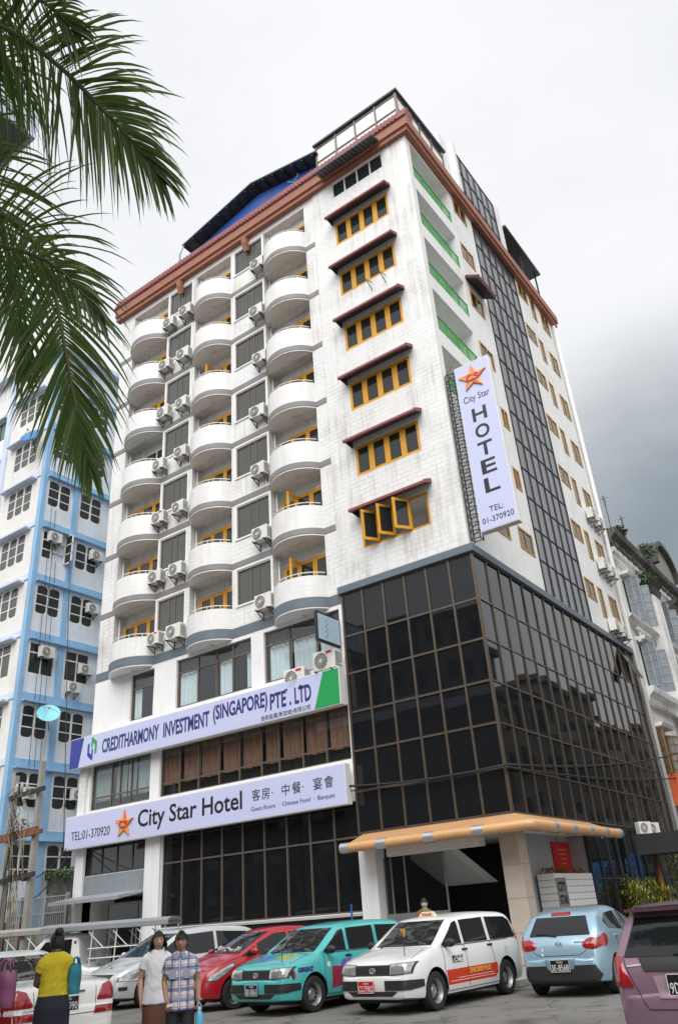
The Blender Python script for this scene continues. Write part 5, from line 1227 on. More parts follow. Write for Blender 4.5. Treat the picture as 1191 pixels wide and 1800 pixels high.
for sd in ('left', 'right'): c.seam([(.92, .9), (.95, .5), (.85, .28)], sd); c.seam([(-.34, .98), (-.3, .28)], sd); c.seam([(1.75, .80), (1.1, .97)], sd, 'bonnet_seam')
ds = MB(); rr = random.Random(2)
for i in range(26): x, y = rr.uniform(.75, .98), rr.uniform(-.5, .5); p = c.hit('top', x, y, .0); ds.lathe([(0, 0), (.03, .01), (.035, .03), (0, .05)], (p.x, p.y, p.z-.01), 6)
ds.build('dashboard_toys', mat('pastel_toys', (.6, .45, .42), .7, var=.6, vscale=14), c.t)['kind'] = 'stuff'
c.done()
# white people carrier
c = Car('people_carrier', 'long white people carrier with a silver bonnet behind the two men', 'car', (-7.5, -5.8), -99, 4.6, 1.72, 1.66, [(2.3, .52), (2.27, .68), (2.1, .80), (1.55, .98), (1.4, 1.02), (.45, 1.56), (.1, 1.62), (-.8, 1.66), (-1.8, 1.6), (-2.1, 1.45), (-2.25, 1.0), (-2.3, .5)], [(2.3, .80), (1.2, .96), (-2.3, 1.04)], SV, (1.45, -1.3), .31, .80, .19, 'cars at the kerb', 'alloy')
wind(c, 1.06, 1.52, .68, .58)
c.both([(1.25, 1.02), (.6, 1.38), (.42, 1.46), (.42, 1.02)], CGL, 'front_door_window'); c.both([(.34, 1.02), (.34, 1.48), (-.6, 1.52), (-.6, 1.04)], CGL, 'rear_door_window'); c.both([(-.7, 1.05), (-.7, 1.52), (-1.7, 1.46), (-1.95, 1.2), (-1.85, 1.08)], CGL, 'quarter_window')
c.both([(2.22, .60), (2.18, .68), (1.95, .76), (1.72, .82), (1.68, .72), (1.92, .61)], LENS, 'headlamp', off=.012)
c.both([(2.2, .40), (2.22, .48), (2.0, .48), (2.0, .40)], BLKP, 'fog_lamp_recess', off=.008)
c.seam([(2.1, .60), (1.7, .60)], 'left', 'bright_strip', .016, CHR); c.patch([(-.4, .60), (.4, .60), (.5, .74), (-.5, .74)], 'front', BLKP, 'grille', off=.01)
c.mirror(1.05, 1.04, SV); c.handle(.3, .93, SV)
for sd in ('left', 'right'): c.seam([(1.15, 1.0), (1.15, .3)], sd); c.seam([(.38, 1.0), (.38, .28)], sd); c.seam([(2.0, .86), (1.45, 1.0)], sd, 'bonnet_seam')
c.plate('front', 0, .47, '4B-9021', 'YGN'); c.done()
# ice blue hatchback seen from behind
c = Car('hatchback_car', 'ice blue hatchback seen from behind beside the stone column', 'car', (3.3, -4.5), 92, 3.9, 1.695, 1.475, [(1.95, .5), (1.9, .7), (1.7, .82), (1.1, 1.0), (.9, 1.04), (.1, 1.42), (-.3, 1.475), (-1.0, 1.45), (-1.38, 1.39), (-1.5, 1.34), (-1.8, .98), (-1.9, .8), (-1.95, .60), (-1.95, .4)], [(1.95, .8), (.9, .95), (-1.3, 1.06), (-1.95, .98)], BP, (1.25, -1.24), .3, .76, .19, 'cars in the side street', 'alloy', endr=.36)
rw = wind(c, 1.0, 1.31, .60, .50, 'rear', 'rear_window')
c.patch([(-.2, 1.335), (.2, 1.335), (.19, 1.385), (-.19, 1.385)], 'rear', TAIL, 'high_brake_lamp', off=.01)
c.pair([(.80, .92), (.58, .96), (.44, .86), (.48, .78), (.76, .76)], 'rear', TAIL, 'tail_lamp', off=.012, bulge=.012, rnd=1)
c.both([(-1.55, .80), (-1.5, .97), (-1.62, 1.02), (-1.85, .92), (-1.86, .80)], TAIL, 'tail_lamp_side', off=.01, rnd=1)
c.patch([(-.66, .52), (.66, .52), (.74, .36), (.66, .24), (-.66, .24), (-.74, .36)], 'rear', BLKP, 'bumper_insert', off=.01)
c.patch([(-.3, .62), (.3, .62), (.25, .46), (-.25, .46)], 'rear', paint('blue_recess', (.16, .25, .32)), 'plate_recess', off=.012)
c.plate('rear', 0, .52, '3E-8568', 'YGN', None, .38, .2, .03)
c.seam([(-.62, .98), (-.5, .74), (-.38, .68), (.38, .68), (.5, .74), (.62, .98)], 'rear', 'hatch_seam')
c.both([(.85, 1.0), (.1, 1.34), (-.2, 1.36), (-.25, 1.0)], CGL, 'front_door_window'); c.both([(-.35, 1.02), (-.35, 1.36), (-.95, 1.33), (-1.3, 1.2), (-1.2, 1.08)], CGL, 'rear_door_window')
wind(c, 1.06, 1.38, .62, .52)
MB().bar(tuple(c.hit('rear', .05, 1.0, .02)), tuple(c.hit('rear', .46, 1.05, .02)), .03, .015).build('rear_wiper', BLKP, c.t)
e_ = c.hit('rear', 0, .86, .012); MB().tube([(e_.x, .062*math.cos(R(k)), .86+.05*math.sin(R(k))) for k in range(0, 361, 20)], .007, 5).tube([(e_.x, -.055, .885), (e_.x, -.03, .87), (e_.x, 0, .84), (e_.x, .03, .87), (e_.x, .055, .885)], .007, 5).build('emblem', CHR, c.t)
for z in (.70, .78): p = c.hit('rear', .33, z, .006); MB().lathe([(0, 0), (.025, 0), (.025, .004), (0, .004)], (p.x-.004, .33, z), 8, 'x').build('flower_sticker', WHT, c.t)
text('DEMIO', .05, CHR, 'lettering', c.t, (c.hit('rear', -.32, .88, .006).x, -.3, .88), (R(90), 0, R(-90)), width=.16, height=.025)
c.mirror(.75, 1.0, BP); c.handle(-.15, .9, BP); c.handle(-.95, .95, BP)
for sd in ('left', 'right'): c.seam([(-.3, 1.0), (-.3, .3)], sd); c.seam([(-1.0, 1.0), (-.95, .6), (-1.0, .3)], sd)
c.done()
# mauve estate, nearest on the right
c = Car('estate_car', 'mauve estate car with a roof spoiler, cut off by the right edge', 'car', (7.5, -10.6), 85.5, 4.35, 1.7, 1.50, [(2.17, .5), (2.1, .7), (1.9, .82), (1.3, 1.0), (1.1, 1.05), (.2, 1.44), (-.3, 1.5), (-1.3, 1.48), (-1.68, 1.43), (-1.8, 1.36), (-2.02, .98), (-2.13, .86), (-2.17, .60), (-2.17, .4)], [(2.17, .8), (1.0, .95), (-1.5, 1.02), (-2.17, .97)], PP, (1.3, -1.25), .3, .77, .19, 'cars in the side street', 'alloy')
wind(c, .97, 1.34, .66, .54, 'rear', 'rear_window')
c.patch([(-.5, .965), (.5, .965), (.42, .84), (-.42, .84)], 'rear', BLKP, 'tailgate_panel', off=.012)
c.pair([(.82, 1.0), (.70, .98), (.56, .70), (.80, .70)], 'rear', TAIL, 'tail_lamp', off=.012, bulge=.01)
c.both([(-1.9, .72), (-1.86, .99), (-1.97, 1.02), (-2.06, .9), (-2.08, .72)], TAIL, 'tail_lamp_side', off=.01)
sp = MB()
sp.grid(lambda u, v: (-1.62-.30*v, (-.62+1.24*u), 1.475+.02*math.sin(math.pi*u)-.035*v*v-(.05 if u in (0, 1) else 0)), 12, 4)
sp.grid(lambda u, v: (-1.70-.22*v, (-.60+1.20*u), 1.435+.02*math.sin(math.pi*u)-.02*v), 12, 2)
sp.add([(-1.92, -.6, 1.44), (-1.92, .6, 1.44), (-1.92, .6, 1.405), (-1.92, -.6, 1.405)], [(0, 1, 2, 3)]); sp.build('roof_spoiler', paint('dark_mauve_paint', (.10, .045, .065)), c.t, smooth=40)
c.patch([(-.34, .80), (.34, .80), (.28, .60), (-.28, .60)], 'rear', paint('mauve_recess', (.33, .22, .27)), 'plate_recess', off=.008)
c.plate('rear', 0, .72, '9D-4417', None, None, .36, .2, .03)
c.seam([(-.68, .98), (-.55, .72), (-.42, .5), (.42, .5), (.55, .72), (.68, .98)], 'rear', 'hatch_seam')
c.seam([(.62, .885), (.40, .905)], 'rear', 'chrome_script', .012, CHR)
c.both([(-.4, 1.02), (-.4, 1.39), (-1.1, 1.37), (-1.15, 1.02)], CGL, 'rear_door_window'); c.both([(-1.25, 1.03), (-1.25, 1.37), (-1.6, 1.32), (-1.8, 1.08)], CGL, 'quarter_window'); c.both([(.9, 1.0), (.2, 1.36), (-.3, 1.39), (-.3, 1.0)], CGL, 'front_door_window'); wind(c, 1.07, 1.4, .64, .52)
MB().bar(tuple(c.hit('rear', .1, .99, .02)), tuple(c.hit('rear', -.4, 1.02, .02)), .03, .015).build('rear_wiper', BLKP, c.t); c.done()
# pearl white saloon, rear to the right, in front of the people
c = Car('saloon_car', 'pearl white saloon with wide split tail lamps in the left foreground', 'car', (-3.4, -13.75), 172, 4.7, 1.76, 1.46, [(2.35, .5), (2.3, .66), (2.1, .8), (1.2, .98), (1.0, 1.02), (.3, 1.39), (-.2, 1.45), (-.7, 1.43), (-1.5, 1.06), (-1.7, 1.02), (-2.2, 1.0), (-2.32, .94), (-2.35, .55)], [(2.35, .8), (1.0, .93), (-2.35, .98)], IV, (1.45, -1.33), .31, .72, .2, 'moving cars', 'alloy', endr=.26)
wind(c, 1.06, 1.37, .68, .54, 'rear', 'rear_window'); wind(c, 1.05, 1.38, .66, .54)
c.pair([(.85, .74), (.84, .90), (.72, .965), (.6, .93), (.50, .76), (.52, .74)], 'rear', TAIL, 'tail_lamp', off=.012, bulge=.01)
c.pair([(.86, .67), (.86, .73), (.48, .73), (.46, .67)], 'rear', WHT, 'reversing_strip', off=.012); c.pair([(.86, .58), (.86, .665), (.46, .665), (.44, .58)], 'rear', TAIL, 'lower_tail_lamp', off=.012)
c.both([(-2.08, .60), (-2.1, .92), (-2.2, .94), (-2.26, .60)], TAIL, 'tail_lamp_side', off=.008)
c.plate('rear', 0, .74, '4D-6990', 'YGN', None, .38, .19); c.seam([(-.3, .88), (.3, .88)], 'rear', 'boot_trim', .02, CHR)
text('CROWN', .05, INK, 'lettering', c.t, (c.hit('rear', .7, .68, .02).x, .66, .685), (R(90), 0, R(-90)), width=.16, height=.03, depth=.001)
c.seam([(-.5, .98), (-.47, .60), (.47, .60), (.5, .98)], 'rear', 'boot_seam')
c.both([(.95, .99), (.3, 1.33), (-.1, 1.37), (-.15, .99)], CGL, 'front_door_window'); c.both([(-.25, 1.0), (-.25, 1.37), (-.68, 1.34), (-1.15, 1.06), (-1.1, 1.01)], CGL, 'rear_door_window')
c.patch([(-.66, .44), (.66, .44), (.6, .30), (-.6, .30)], 'rear', IV, 'bumper', off=.02); c.handle(-.1, .88, IV); c.done()
# white saloon behind, facing left
c = Car('saloon_car', 'white saloon with window visors behind the woman in yellow', 'car', (-12.2, -9.1), 190, 4.4, 1.7, 1.45, [(2.2, .5), (2.1, .75), (1.2, .95), (1.0, 1.0), (.25, 1.38), (-.2, 1.45), (-.8, 1.43), (-1.5, 1.08), (-2.1, 1.0), (-2.2, .55)], [(2.2, .8), (1.0, .93), (-2.2, .98)], WP, (1.35, -1.25), .3, .74, .2, 'parked cars')
wind(c, 1.04, 1.37, .66, .54); wind(c, 1.08, 1.37, .62, .52, 'rear', 'rear_window')
c.both([(.92, .99), (.28, 1.32), (-.1, 1.36), (-.15, .99)], CGL, 'front_door_window'); c.both([(-.25, 1.0), (-.25, 1.37), (-.72, 1.34), (-1.2, 1.06)], CGL, 'rear_door_window')
c.seam([(.95, 1.02), (.3, 1.36), (-.1, 1.39), (-.7, 1.37)], 'left', 'window_visor', .018, GREYM); c.mirror(.8, 1.0, WP); c.handle(-.1, .88, WP); c.done()
# line-bus pickups with roofed beds
GALV = mat('grey_bus_canopy', (.36, .38, .40), .45, .3, var=.1, streak=.2); RCAN = mat('rusted_canopy', (.36, .34, .30), .7, .1, var=.2, streak=.6, streakcol=(.3, .13, .05))
def linebus(label, loc, yaw, pm, can):
    c = Car('pickup_bus', label, 'pickup', loc, yaw, 4.9, 1.66, 1.72, [(2.45, .55), (2.42, .8), (2.2, .9), (1.6, 1.02), (1.45, 1.06), (.95, 1.62), (.8, 1.68), (.2, 1.72), (-.12, 1.68), (-.2, 1.3), (-.24, .9), (-.5, .82), (-2.4, .82), (-2.45, .8)], [(2.45, .88), (1.4, .98), (-.2, 1.0), (-.3, .8), (-2.45, .78)], pm, (1.6, -1.35), .32, .84, .3, 'roofed pickup buses', endr=.1)
    wind(c, 1.12, 1.58, .66, .6)
    c.both([(1.2, 1.06), (.82, 1.54), (.05, 1.58), (.05, 1.06)], CGL, 'door_window'); c.handle(.15, .92, BLKP); c.mirror(1.25, 1.1, BLKP)
    for sd in ('left', 'right'): c.seam([(1.3, 1.05), (1.28, .4)], sd); c.seam([(0, 1.05), (0, .4)], sd)
    c.both([(-.08, 1.45), (-.02, 1.45), (-.02, 1.53), (-.08, 1.53)], TAIL, 'marker_lamp')
    cn = MB(); n = 10
    pr = [(-.85+1.7*i/n, 1.90+.09*math.sin(math.pi*i/n)**.6) for i in range(n+1)]
    cn.prism(pr+[(.85, 1.78), (.80, 1.78), (.78, 1.86)]+[(y*.95, z-.04) for y, z in pr[::-1]]+[(-.78, 1.86), (-.80, 1.78), (-.85, 1.78)], 'x', -2.75, .95).build('bed_canopy', can, c.t, smooth=35)
    for x in (-2.6, -1.9, -1.2, -.5):
        for y in (-.78, .78): MB().tube([(x, y, .8), (x-.06, y, 1.8)], .02, 6).build('canopy_post', WHITEM, c.t)
    for y in (-.79, .79):
        for z in (1.05, 1.3): MB().tube([(-2.62, y, z), (-.45, y, z)], .018, 6).build('side_rail', WHITEM, c.t)
        for x in (-2.3, -1.6, -.9): MB().tube([(x, y, 1.3), (x+.45, y, 1.72)], .016, 6).build('grab_bar', WHITEM, c.t)
    return c.done()
linebus('white pickup bus with a grey roofed bed behind the silver bonnet', (-11.67, -5.69), 213, WP, GALV)
linebus('pickup bus with a rust stained bed roof at the left edge', (-16.6, -5.9), 213, paint('grey_pickup_paint', (.4, .41, .42)), RCAN)
# ------------------------------------------------------------ people
def ring_loft(mb, rings, n=18):
    """rings: (centre, half-width x, half-depth y, x-axis, y-axis)"""
    vs = []
    for c, a, b, X, Y in rings:
        c = Vector(c)
        for k in range(n):
            t = 2*math.pi*k/n; vs.append(c+Vector(X)*a*math.cos(t)+Vector(Y)*b*math.sin(t))
    m_ = len(rings)
    return mb.add(vs, [(i*n+k, i*n+(k+1) % n, (i+1)*n+(k+1) % n, (i+1)*n+k) for i in range(m_-1) for k in range(n)]+[tuple(range(n))[::-1], tuple((m_-1)*n+k for k in range(n))])
def torso(mb, rows): return ring_loft(mb, [((cx, cy, z), a, b, (1, 0, 0), (0, 1, 0)) for z, a, b, cx, cy in rows])
def fuse(mb, name, m_, parent, vox=.012, it=4, wr=0.):
    me = mb.mesh(name, m_); o = bpy.data.objects.new(name, me)
    r_ = o.modifiers.new('r', 'REMESH'); r_.mode = 'VOXEL'; r_.voxel_size = vox
    s_ = o.modifiers.new('s', 'SMOOTH'); s_.iterations = it; s_.factor = .5
    nm = evaluate(o); bpy.data.objects.remove(o)
    if wr:
        nrm_ = [v.normal.copy() for v in nm.vertices]
        for v, vn in zip(nm.vertices, nrm_):
            q = v.co.copy(); a = noise.noise(Vector((q.x*9, q.y*9, q.z*5+3)))+.6*noise.noise(Vector((q.x*16+q.z*9, q.y*16, q.z*14)))
            v.co = q+vn*wr*a
    nm.polygons.foreach_set('use_smooth', [True]*len(nm.polygons)); nm.materials.clear(); nm.materials.append(m_); nm.name = name
    return link(name, nm, parent)
def limb(mb, pts, rs, n=12): return mb.tube(pts, rs, n)
def head_mesh(mb, c, s=1.):
    c = Vector(c)
    def fn(u, v):
        a = 2*math.pi*u; p = math.pi*v; x, y, z = math.sin(p)*math.cos(a), -math.sin(p)*math.sin(a), math.cos(p)
        w = .076*(1-.25*max(0, -z)**1.5); d = .096; q = Vector((x*w, y*d, z*.118))
        f = max(0, -y)                                   # front of the face is -y
        q.y -= .004*f*(1 if z < -.5 else 0)+.012*f*max(0, -z-.35)
        nose = math.exp(-((x/.16)**2+((z+.16)/.2)**2))*f; q.y -= .026*nose
        for sx in (-1, 1): q.y += .010*math.exp(-(((x-sx*.38)/.2)**2+((z-.06)/.13)**2))*f
        q.y -= .006*math.exp(-((x/.3)**2+((z+.5)/.1)**2))*f
        return c+q*s
    mb.grid(fn, 32, 24)
    for sx in (-1, 1): mb.lathe([(0, -.012), (.02, -.01), (.03, 0), (.02, .012), (0, .014)], c+Vector((sx*.078*s, .012, -.01)), 10, 'x')
def hand(mb, w, d, palm_n, s=1., curl=.5):
    """w wrist, d pointing along the fingers, palm_n out of the palm"""
    w = Vector(w); d = Vector(d).normalized(); pn = Vector(palm_n).normalized(); sd = d.cross(pn).normalized()
    ring_loft(mb, [(w+d*t*s, a*s, b*s, sd, pn) for t, a, b in ((-.01, .026, .02), (.03, .036, .017), (.07, .04, .015), (.085, .036, .012))], 12)
    for i, (o, L_) in enumerate(((-.03, .062), (-.01, .074), (.01, .07), (.03, .055))):
        b = w+d*.08*s+sd*o*s; p1 = b+(d+pn*.3*curl).normalized()*L_*.45*s; p2 = p1+(d*.6+pn*curl).normalized()*L_*.35*s; p3 = p2+(d*.2+pn*curl).normalized()*L_*.25*s
        mb.tube([b, p1, p2, p3], [.0095*s, .009*s, .0085*s, .006*s], 7)
    b = w+d*.03*s-sd*.032*s; mb.tube([b, b+(d*.6-sd*.8+pn*.3)*.035*s, b+(d*1.2-sd*.9+pn*.7)*.05*s], [.012*s, .011*s, .008*s], 7)
def face(parent, c, skin_d, mouth=True):
    c = Vector(c)
    for sx in (-1, 1):
        e = MB().lathe([(0, -.002), (.007, -.0015), (.008, 0), (0, .002)], c+Vector((sx*.031, -.0885, .008)), 10, 'y').build('eye', mat('eye_white', (.25, .23, .21), .4) if 'eye_white' not in MATS else MATS['eye_white'], parent)
        MB().lathe([(0, -.0015), (.0045, -.001), (0, .001)], c+Vector((sx*.031, -.0925, .008)), 8, 'y').build('iris', INK, e)
        MB().bar(c+Vector((sx*.014, -.096, .03)), c+Vector((sx*.048, -.087, .029)), .006, .006).build('eyebrow', HAIR, parent)
    MB().bar(c+Vector((-.026, -.1, -.06)), c+Vector((.026, -.1, -.06)), .008, .011).build('lips', skin_d, parent)
HAIR = mat('black_hair', (.010, .009, .008), .5, var=.3, vscale=60, bump=.5, bscale=150)
SK1 = mat('tan_skin', (.45, .26, .175), .55, var=.08, vscale=14, bump=.05); SK2 = mat('brown_skin', (.35, .19, .125), .55, var=.08, vscale=14, bump=.05); SK3 = mat('deep_brown_skin', (.085, .045, .032), .5, var=.08, vscale=14)
LIPD = mat('lip', (.17, .06, .045), .5)
def hair_cap(c, parent, long_=0., seed=1, fringe=.5, tuft=.02):
    c = Vector(c); rnd = random.Random(seed); mb = MB()
    def fn(u, v):
        a = 2*math.pi*u; y = -math.sin(a)
        lim = .5+.18*(y > -.2)+.10*max(0, y); p = math.pi*v*(lim if y > -.35 else .34+.10*(1-fringe))
        k = 1.0+.05*math.sin(9*a)*v
        return c+Vector((math.sin(p)*math.cos(a)*.086*k, math.sin(p)*y*.106*k, .004+math.cos(p)*.128))
    mb.grid(fn, 40, 12)
    for i in range(420):
        a = rnd.uniform(0, 6.283); y = -math.sin(a); p = rnd.uniform(.05, (.62 if y > -.3 else .33)*math.pi)
        b = c+Vector((math.sin(p)*math.cos(a)*.084, math.sin(p)*y*.104, .004+math.cos(p)*.126)); out = (b-c).normalized()
        d = (out*.35+Vector((rnd.uniform(-.7, .7), rnd.uniform(-.7, .7), rnd.uniform(-1., .15)))).normalized()*rnd.uniform(.6, 1.6)*tuft; sdv = d.cross(out+Vector((.1, .2, .3))).normalized()*.006
        mb.add([b-sdv, b+sdv, b+d], [(0, 1, 2)])
    if long_:
        for i in range(150):
            a = rnd.uniform(-.9, math.pi+.9)+math.pi; y = -math.sin(a)
            if y < -.45: continue
            b = c+Vector((math.cos(a)*.085, y*.1, .02+rnd.uniform(-.02, .05))); e = b+Vector((math.cos(a)*.03+rnd.uniform(-.02, .02), y*.03+rnd.uniform(-.02, .02), -long_*rnd.uniform(.6, 1.05))); m_ = b.lerp(e, .5)+Vector((math.cos(a)*.02, y*.02, 0)); w_ = Vector((-math.sin(a), -math.cos(a), 0))*.011
            mb.add([b-w_, b+w_, m_+w_, m_-w_, e], [(0, 1, 2, 3), (3, 2, 4)])
    return mb.build('hair', HAIR, parent, smooth=True)
def plaid():
    m = bpy.data.materials.new('plaid_cloth'); m.use_nodes = True; nt = m.node_tree; L = nt.links; p = nt.nodes['Principled BSDF']; p.inputs['Roughness'].default_value = .85
    tcn = nd(nt, 'ShaderNodeTexCoord'); cur = None
    def band(axis, freq, phase, lo, hi, colr, fac):
        nonlocal cur
        sp = nd(nt, 'ShaderNodeSeparateXYZ'); L.new(tcn.outputs['Object'], sp.inputs[0])
        a = nd(nt, 'ShaderNodeMath', operation='MULTIPLY_ADD'); L.new(sp.outputs[axis], a.inputs[0]); a.inputs[1].default_value = freq; a.inputs[2].default_value = phase
        f = nd(nt, 'ShaderNodeMath', operation='FRACT'); L.new(a.outputs[0], f.inputs[0])
        r_ = nd(nt, 'ShaderNodeMapRange'); r_.inputs[1].default_value = lo; r_.inputs[2].default_value = lo+.05; r_.clamp = True; L.new(f.outputs[0], r_.inputs[0])
        r2 = nd(nt, 'ShaderNodeMapRange'); r2.inputs[1].default_value = hi; r2.inputs[2].default_value = hi-.05; L.new(f.outputs[0], r2.inputs[0])
        mm = nd(nt, 'ShaderNodeMath', operation='MULTIPLY'); L.new(r_.outputs[0], mm.inputs[0]); L.new(r2.outputs[0], mm.inputs[1])
        m2 = nd(nt, 'ShaderNodeMath', operation='MULTIPLY'); L.new(mm.outputs[0], m2.inputs[0]); m2.inputs[1].default_value = fac
        mx = nd(nt, 'ShaderNodeMix', data_type='RGBA'); L.new(m2.outputs[0], mx.inputs[0])
        if cur is None: mx.inputs[6].default_value = (.62, .64, .68, 1)
        else: L.new(cur, mx.inputs[6])
        mx.inputs[7].default_value = (*colr, 1); cur = mx.outputs[2]
    band(2, 8.5, .2, .3, .75, (.05, .065, .2), .72); band(0, 9.5, .5, .3, .7, (.045, .06, .19), .7); band(2, 8.5, .2, .80, .95, (.36, .05, .05), .6); band(0, 9.5, .5, .78, .92, (.36, .06, .06), .5); band(2, 15, .1, .1, .2, (.8, .8, .8), .6)
    L.new(cur, p.inputs['Base Color']); return m
def person(label, loc, rz, H, skin, parts):
    t = thing('person', label, 'person', loc, None, rz); LOCAL[0] = True
    k = H/1.66
    parts(t); t.scale = (k, k, k)
    LOCAL[0] = False; return t
def body_base(skin, t, arms, hands, legs=True, waist=0., headc=(0, -.015, 1.515)):
    mb = MB()
    torso(mb, [(.86, .16, .11, 0, 0), (.95, .165, .115, 0, 0), (1.08, .145, .10, 0, 0), (1.2, .155, .108, 0, 0), (1.29, .16, .10, 0, .01), (1.35, .125, .085, 0, .015), (1.40, .07, .065, 0, .015)])
    limb(mb, [(0, .02, 1.36), (0, .01, 1.45), (0, 0, 1.5)], [.065, .055, .055])
    for sx in (-1, 1):
        limb(mb, [(sx*.09, 0, .9), (sx*.095, 0, .7), (sx*.1, -.01, .48), (sx*.1, .005, .3), (sx*.1, .01, .08)], [.095, .085, .058, .058, .038])
        ring_loft(mb, [((sx*.1, y, z), a, b, (1, 0, 0), (0, 0, 1)) for y, z, a, b in ((.06, .05, .03, .035), (.0, .05, .038, .05), (-.08, .035, .045, .032), (-.16, .022, .038, .018))], 10)
    for (sh, el, wr_), hd in zip(arms, hands):
        sx = 1 if sh[0] > 0 else -1; limb(mb, [(sx*.05, .012, 1.335), (sx*.12, .012, 1.32), (sx*.155, .012, 1.285), Vector(sh).lerp(Vector(el), .35), Vector(sh).lerp(Vector(el), .65), el, Vector(el).lerp(Vector(wr_), .3), Vector(el).lerp(Vector(wr_), .65), wr_], [.045, .05, .05, .046, .043, .039, .04, .034, .025]); hand(mb, wr_, *hd)
    head_mesh(mb, headc)
    return fuse(mb, 'body', skin, t, .0085, 3)
def shirt(t, arms, m_, hem=.82, sleeve=.62, off=.016, flare=.0, name='shirt', neck=1.405):
    mb = MB()
    torso(mb, [(hem, .172+flare+off, .125+off, 0, 0), (.95, .165+off, .118+off, 0, 0), (1.08, .152+off, .108+off, 0, 0), (1.2, .157+off, .11+off, 0, 0), (1.29, .158+off, .102+off, 0, .01), (1.35, .122+off, .085+off, 0, .015), (neck, .07+off, .066+off, 0, .015)])
    for sh, el, wr_ in arms:
        e = Vector(sh).lerp(Vector(el), sleeve); sx = 1 if sh[0] > 0 else -1; limb(mb, [(sx*.05, .012, 1.335), (sx*.115, .012, 1.325), (sx*.15, .012, 1.295), (sx*.172, .014, 1.25), Vector(sh).lerp(e, .6), e], [.045+off, .05+off*.8, .052+off*.7, .05+off*.6, .05+off*.6, .054+off*.6])
    return fuse(mb, name, m_, t, .011, 5, .009)
# man in a plaid shirt
ARM = (((-.165, .01, 1.315), (-.215, .04, 1.07), (-.16, -.12, .86)), ((.165, .01, 1.315), (.225, .03, 1.06), (.235, -.05, .82)))
def p1(t):
    body_base(SK2, t, ARM, (((.3, -.6, -.6), (.6, .2, -.2)), ((.02, -.15, -1), (-1, 0, 0))))
    s_ = shirt(t, ARM, plaid(), .74, .66, .017, .005)
    MB().box(-.004, .004, -.142, -.130, .78, 1.33).build('button_placket', WHT, s_)
    for sx in (-1, 1):
        MB().prism([(sx*.012, 1.375), (sx*.055, 1.41), (sx*.085, 1.345), (sx*.045, 1.315)], 'y', -.118, -.105).build('collar', MATS_PL, s_); MB().box(min(sx*.05, sx*.13), max(sx*.05, sx*.13), -.146, -.13, 1.10, 1.20).build('pocket', MATS_PL, s_)
    mb = MB(); torso(mb, [(.72, .175, .125, 0, 0), (.86, .172, .122, 0, 0), (.9, .17, .12, 0, 0)])
    for sx in (-1, 1): limb(mb, [(sx*.09, 0, .82), (sx*.1, 0, .5), (sx*.105, 0, .09)], [.1, .085, .075])
    fuse(mb, 'trousers', mat('charcoal_trousers', (.02, .021, .024), .8, var=.15), t, .014)
    hair_cap((0, -.015, 1.515), t, 0, 3, .2, .022); face(t, (0, -.015, 1.515), LIPD)
    MB().lathe([(.03, -.012), (.034, -.012), (.034, .012), (.03, .012)], (.254, -.05, .85), 14).build('wristwatch', CHR, t)
    MB().prism([(-.14, .80), (-.06, .82), (-.05, .84), (-.13, .83)], 'y', -.30, -.295).build('folded_paper', WHT, t)
MATS_PL = mat('plaid_trim_cloth', (.30, .33, .42), .85, var=.3, vscale=25)
aim = math.atan2(CAM.y+14.53, CAM.x-1.75)+R(90)
person('man in a blue and red plaid shirt and dark trousers holding a blue bottle', (1.75, -14.53, 0), aim-R(6), 1.575, SK2, p1)
def local_pt(loc, rz, k, p): return Vector(loc)+Matrix.Rotation(rz, 3, 'Z') @ (Vector(p)*k)
bp = local_pt((1.75, -14.53, 0), aim-R(6), 1.575/1.66, (.255, -.09, .70))
bt = thing('water_bottle', 'light blue bottle held in the hand of the man in plaid', 'bottle', (bp.x, bp.y, bp.z-.20))
CYB = mat('sky_blue_plastic', (.10, .42, .66), .25, var=.06)
MB().lathe([(0, 0), (.042, 0), (.045, .02), (.045, .19), (.03, .235), (.018, .245), (.018, .265), (0, .265)], (bp.x, bp.y, bp.z-.22), 16).build('flask', CYB, bt, smooth=35)
MB().lathe([(0, 0), (.02, 0), (.02, .03), (0, .03)], (bp.x, bp.y, bp.z+.035), 12).build('cap', WHT, bt)
MB().tube([(bp.x-.03, bp.y, bp.z+.0), (bp.x-.035, bp.y, bp.z+.07), (bp.x, bp.y, bp.z+.11), (bp.x+.035, bp.y, bp.z+.07), (bp.x+.03, bp.y, bp.z)], .006, 6).build('carry_strap', CYB, bt)
# man in a white T-shirt and brown sarong
ARM2 = (((-.165, .01, 1.315), (-.225, .04, 1.05), (-.225, -.04, .82)), ((.165, .01, 1.315), (.225, .04, 1.06), (.2, -.08, .85)))
def p2(t):
    body_base(SK1, t, ARM2, (((.05, -.1, -1), (1, 0, 0)), ((-.2, -.3, -.9), (-1, 0, 0))))
    shirt(t, ARM2, mat('white_cotton', (.68, .67, .70), .85, var=.08, vscale=7, bump=.3, bscale=14), .74, .55, .022, .02, 't_shirt')
    mb = MB(); torso(mb, [(.06, .2, .16, 0, 0), (.4, .19, .15, 0, 0), (.7, .19, .14, 0, 0), (.92, .17, .12, 0, 0)]); fuse(mb, 'sarong', mat('brown_sarong', (.105, .045, .025), .85, var=.3, vscale=6), t, .015)
    hair_cap((0, -.015, 1.515), t, .2, 5, .7, .01); face(t, (0, -.015, 1.515), LIPD)
aim = math.atan2(CAM.y+13.93, CAM.x-.66)+R(90)
person('long haired man in a white T-shirt and brown sarong beside the man in plaid', (.66, -13.93, 0), aim+R(8), 1.60, SK1, p2)
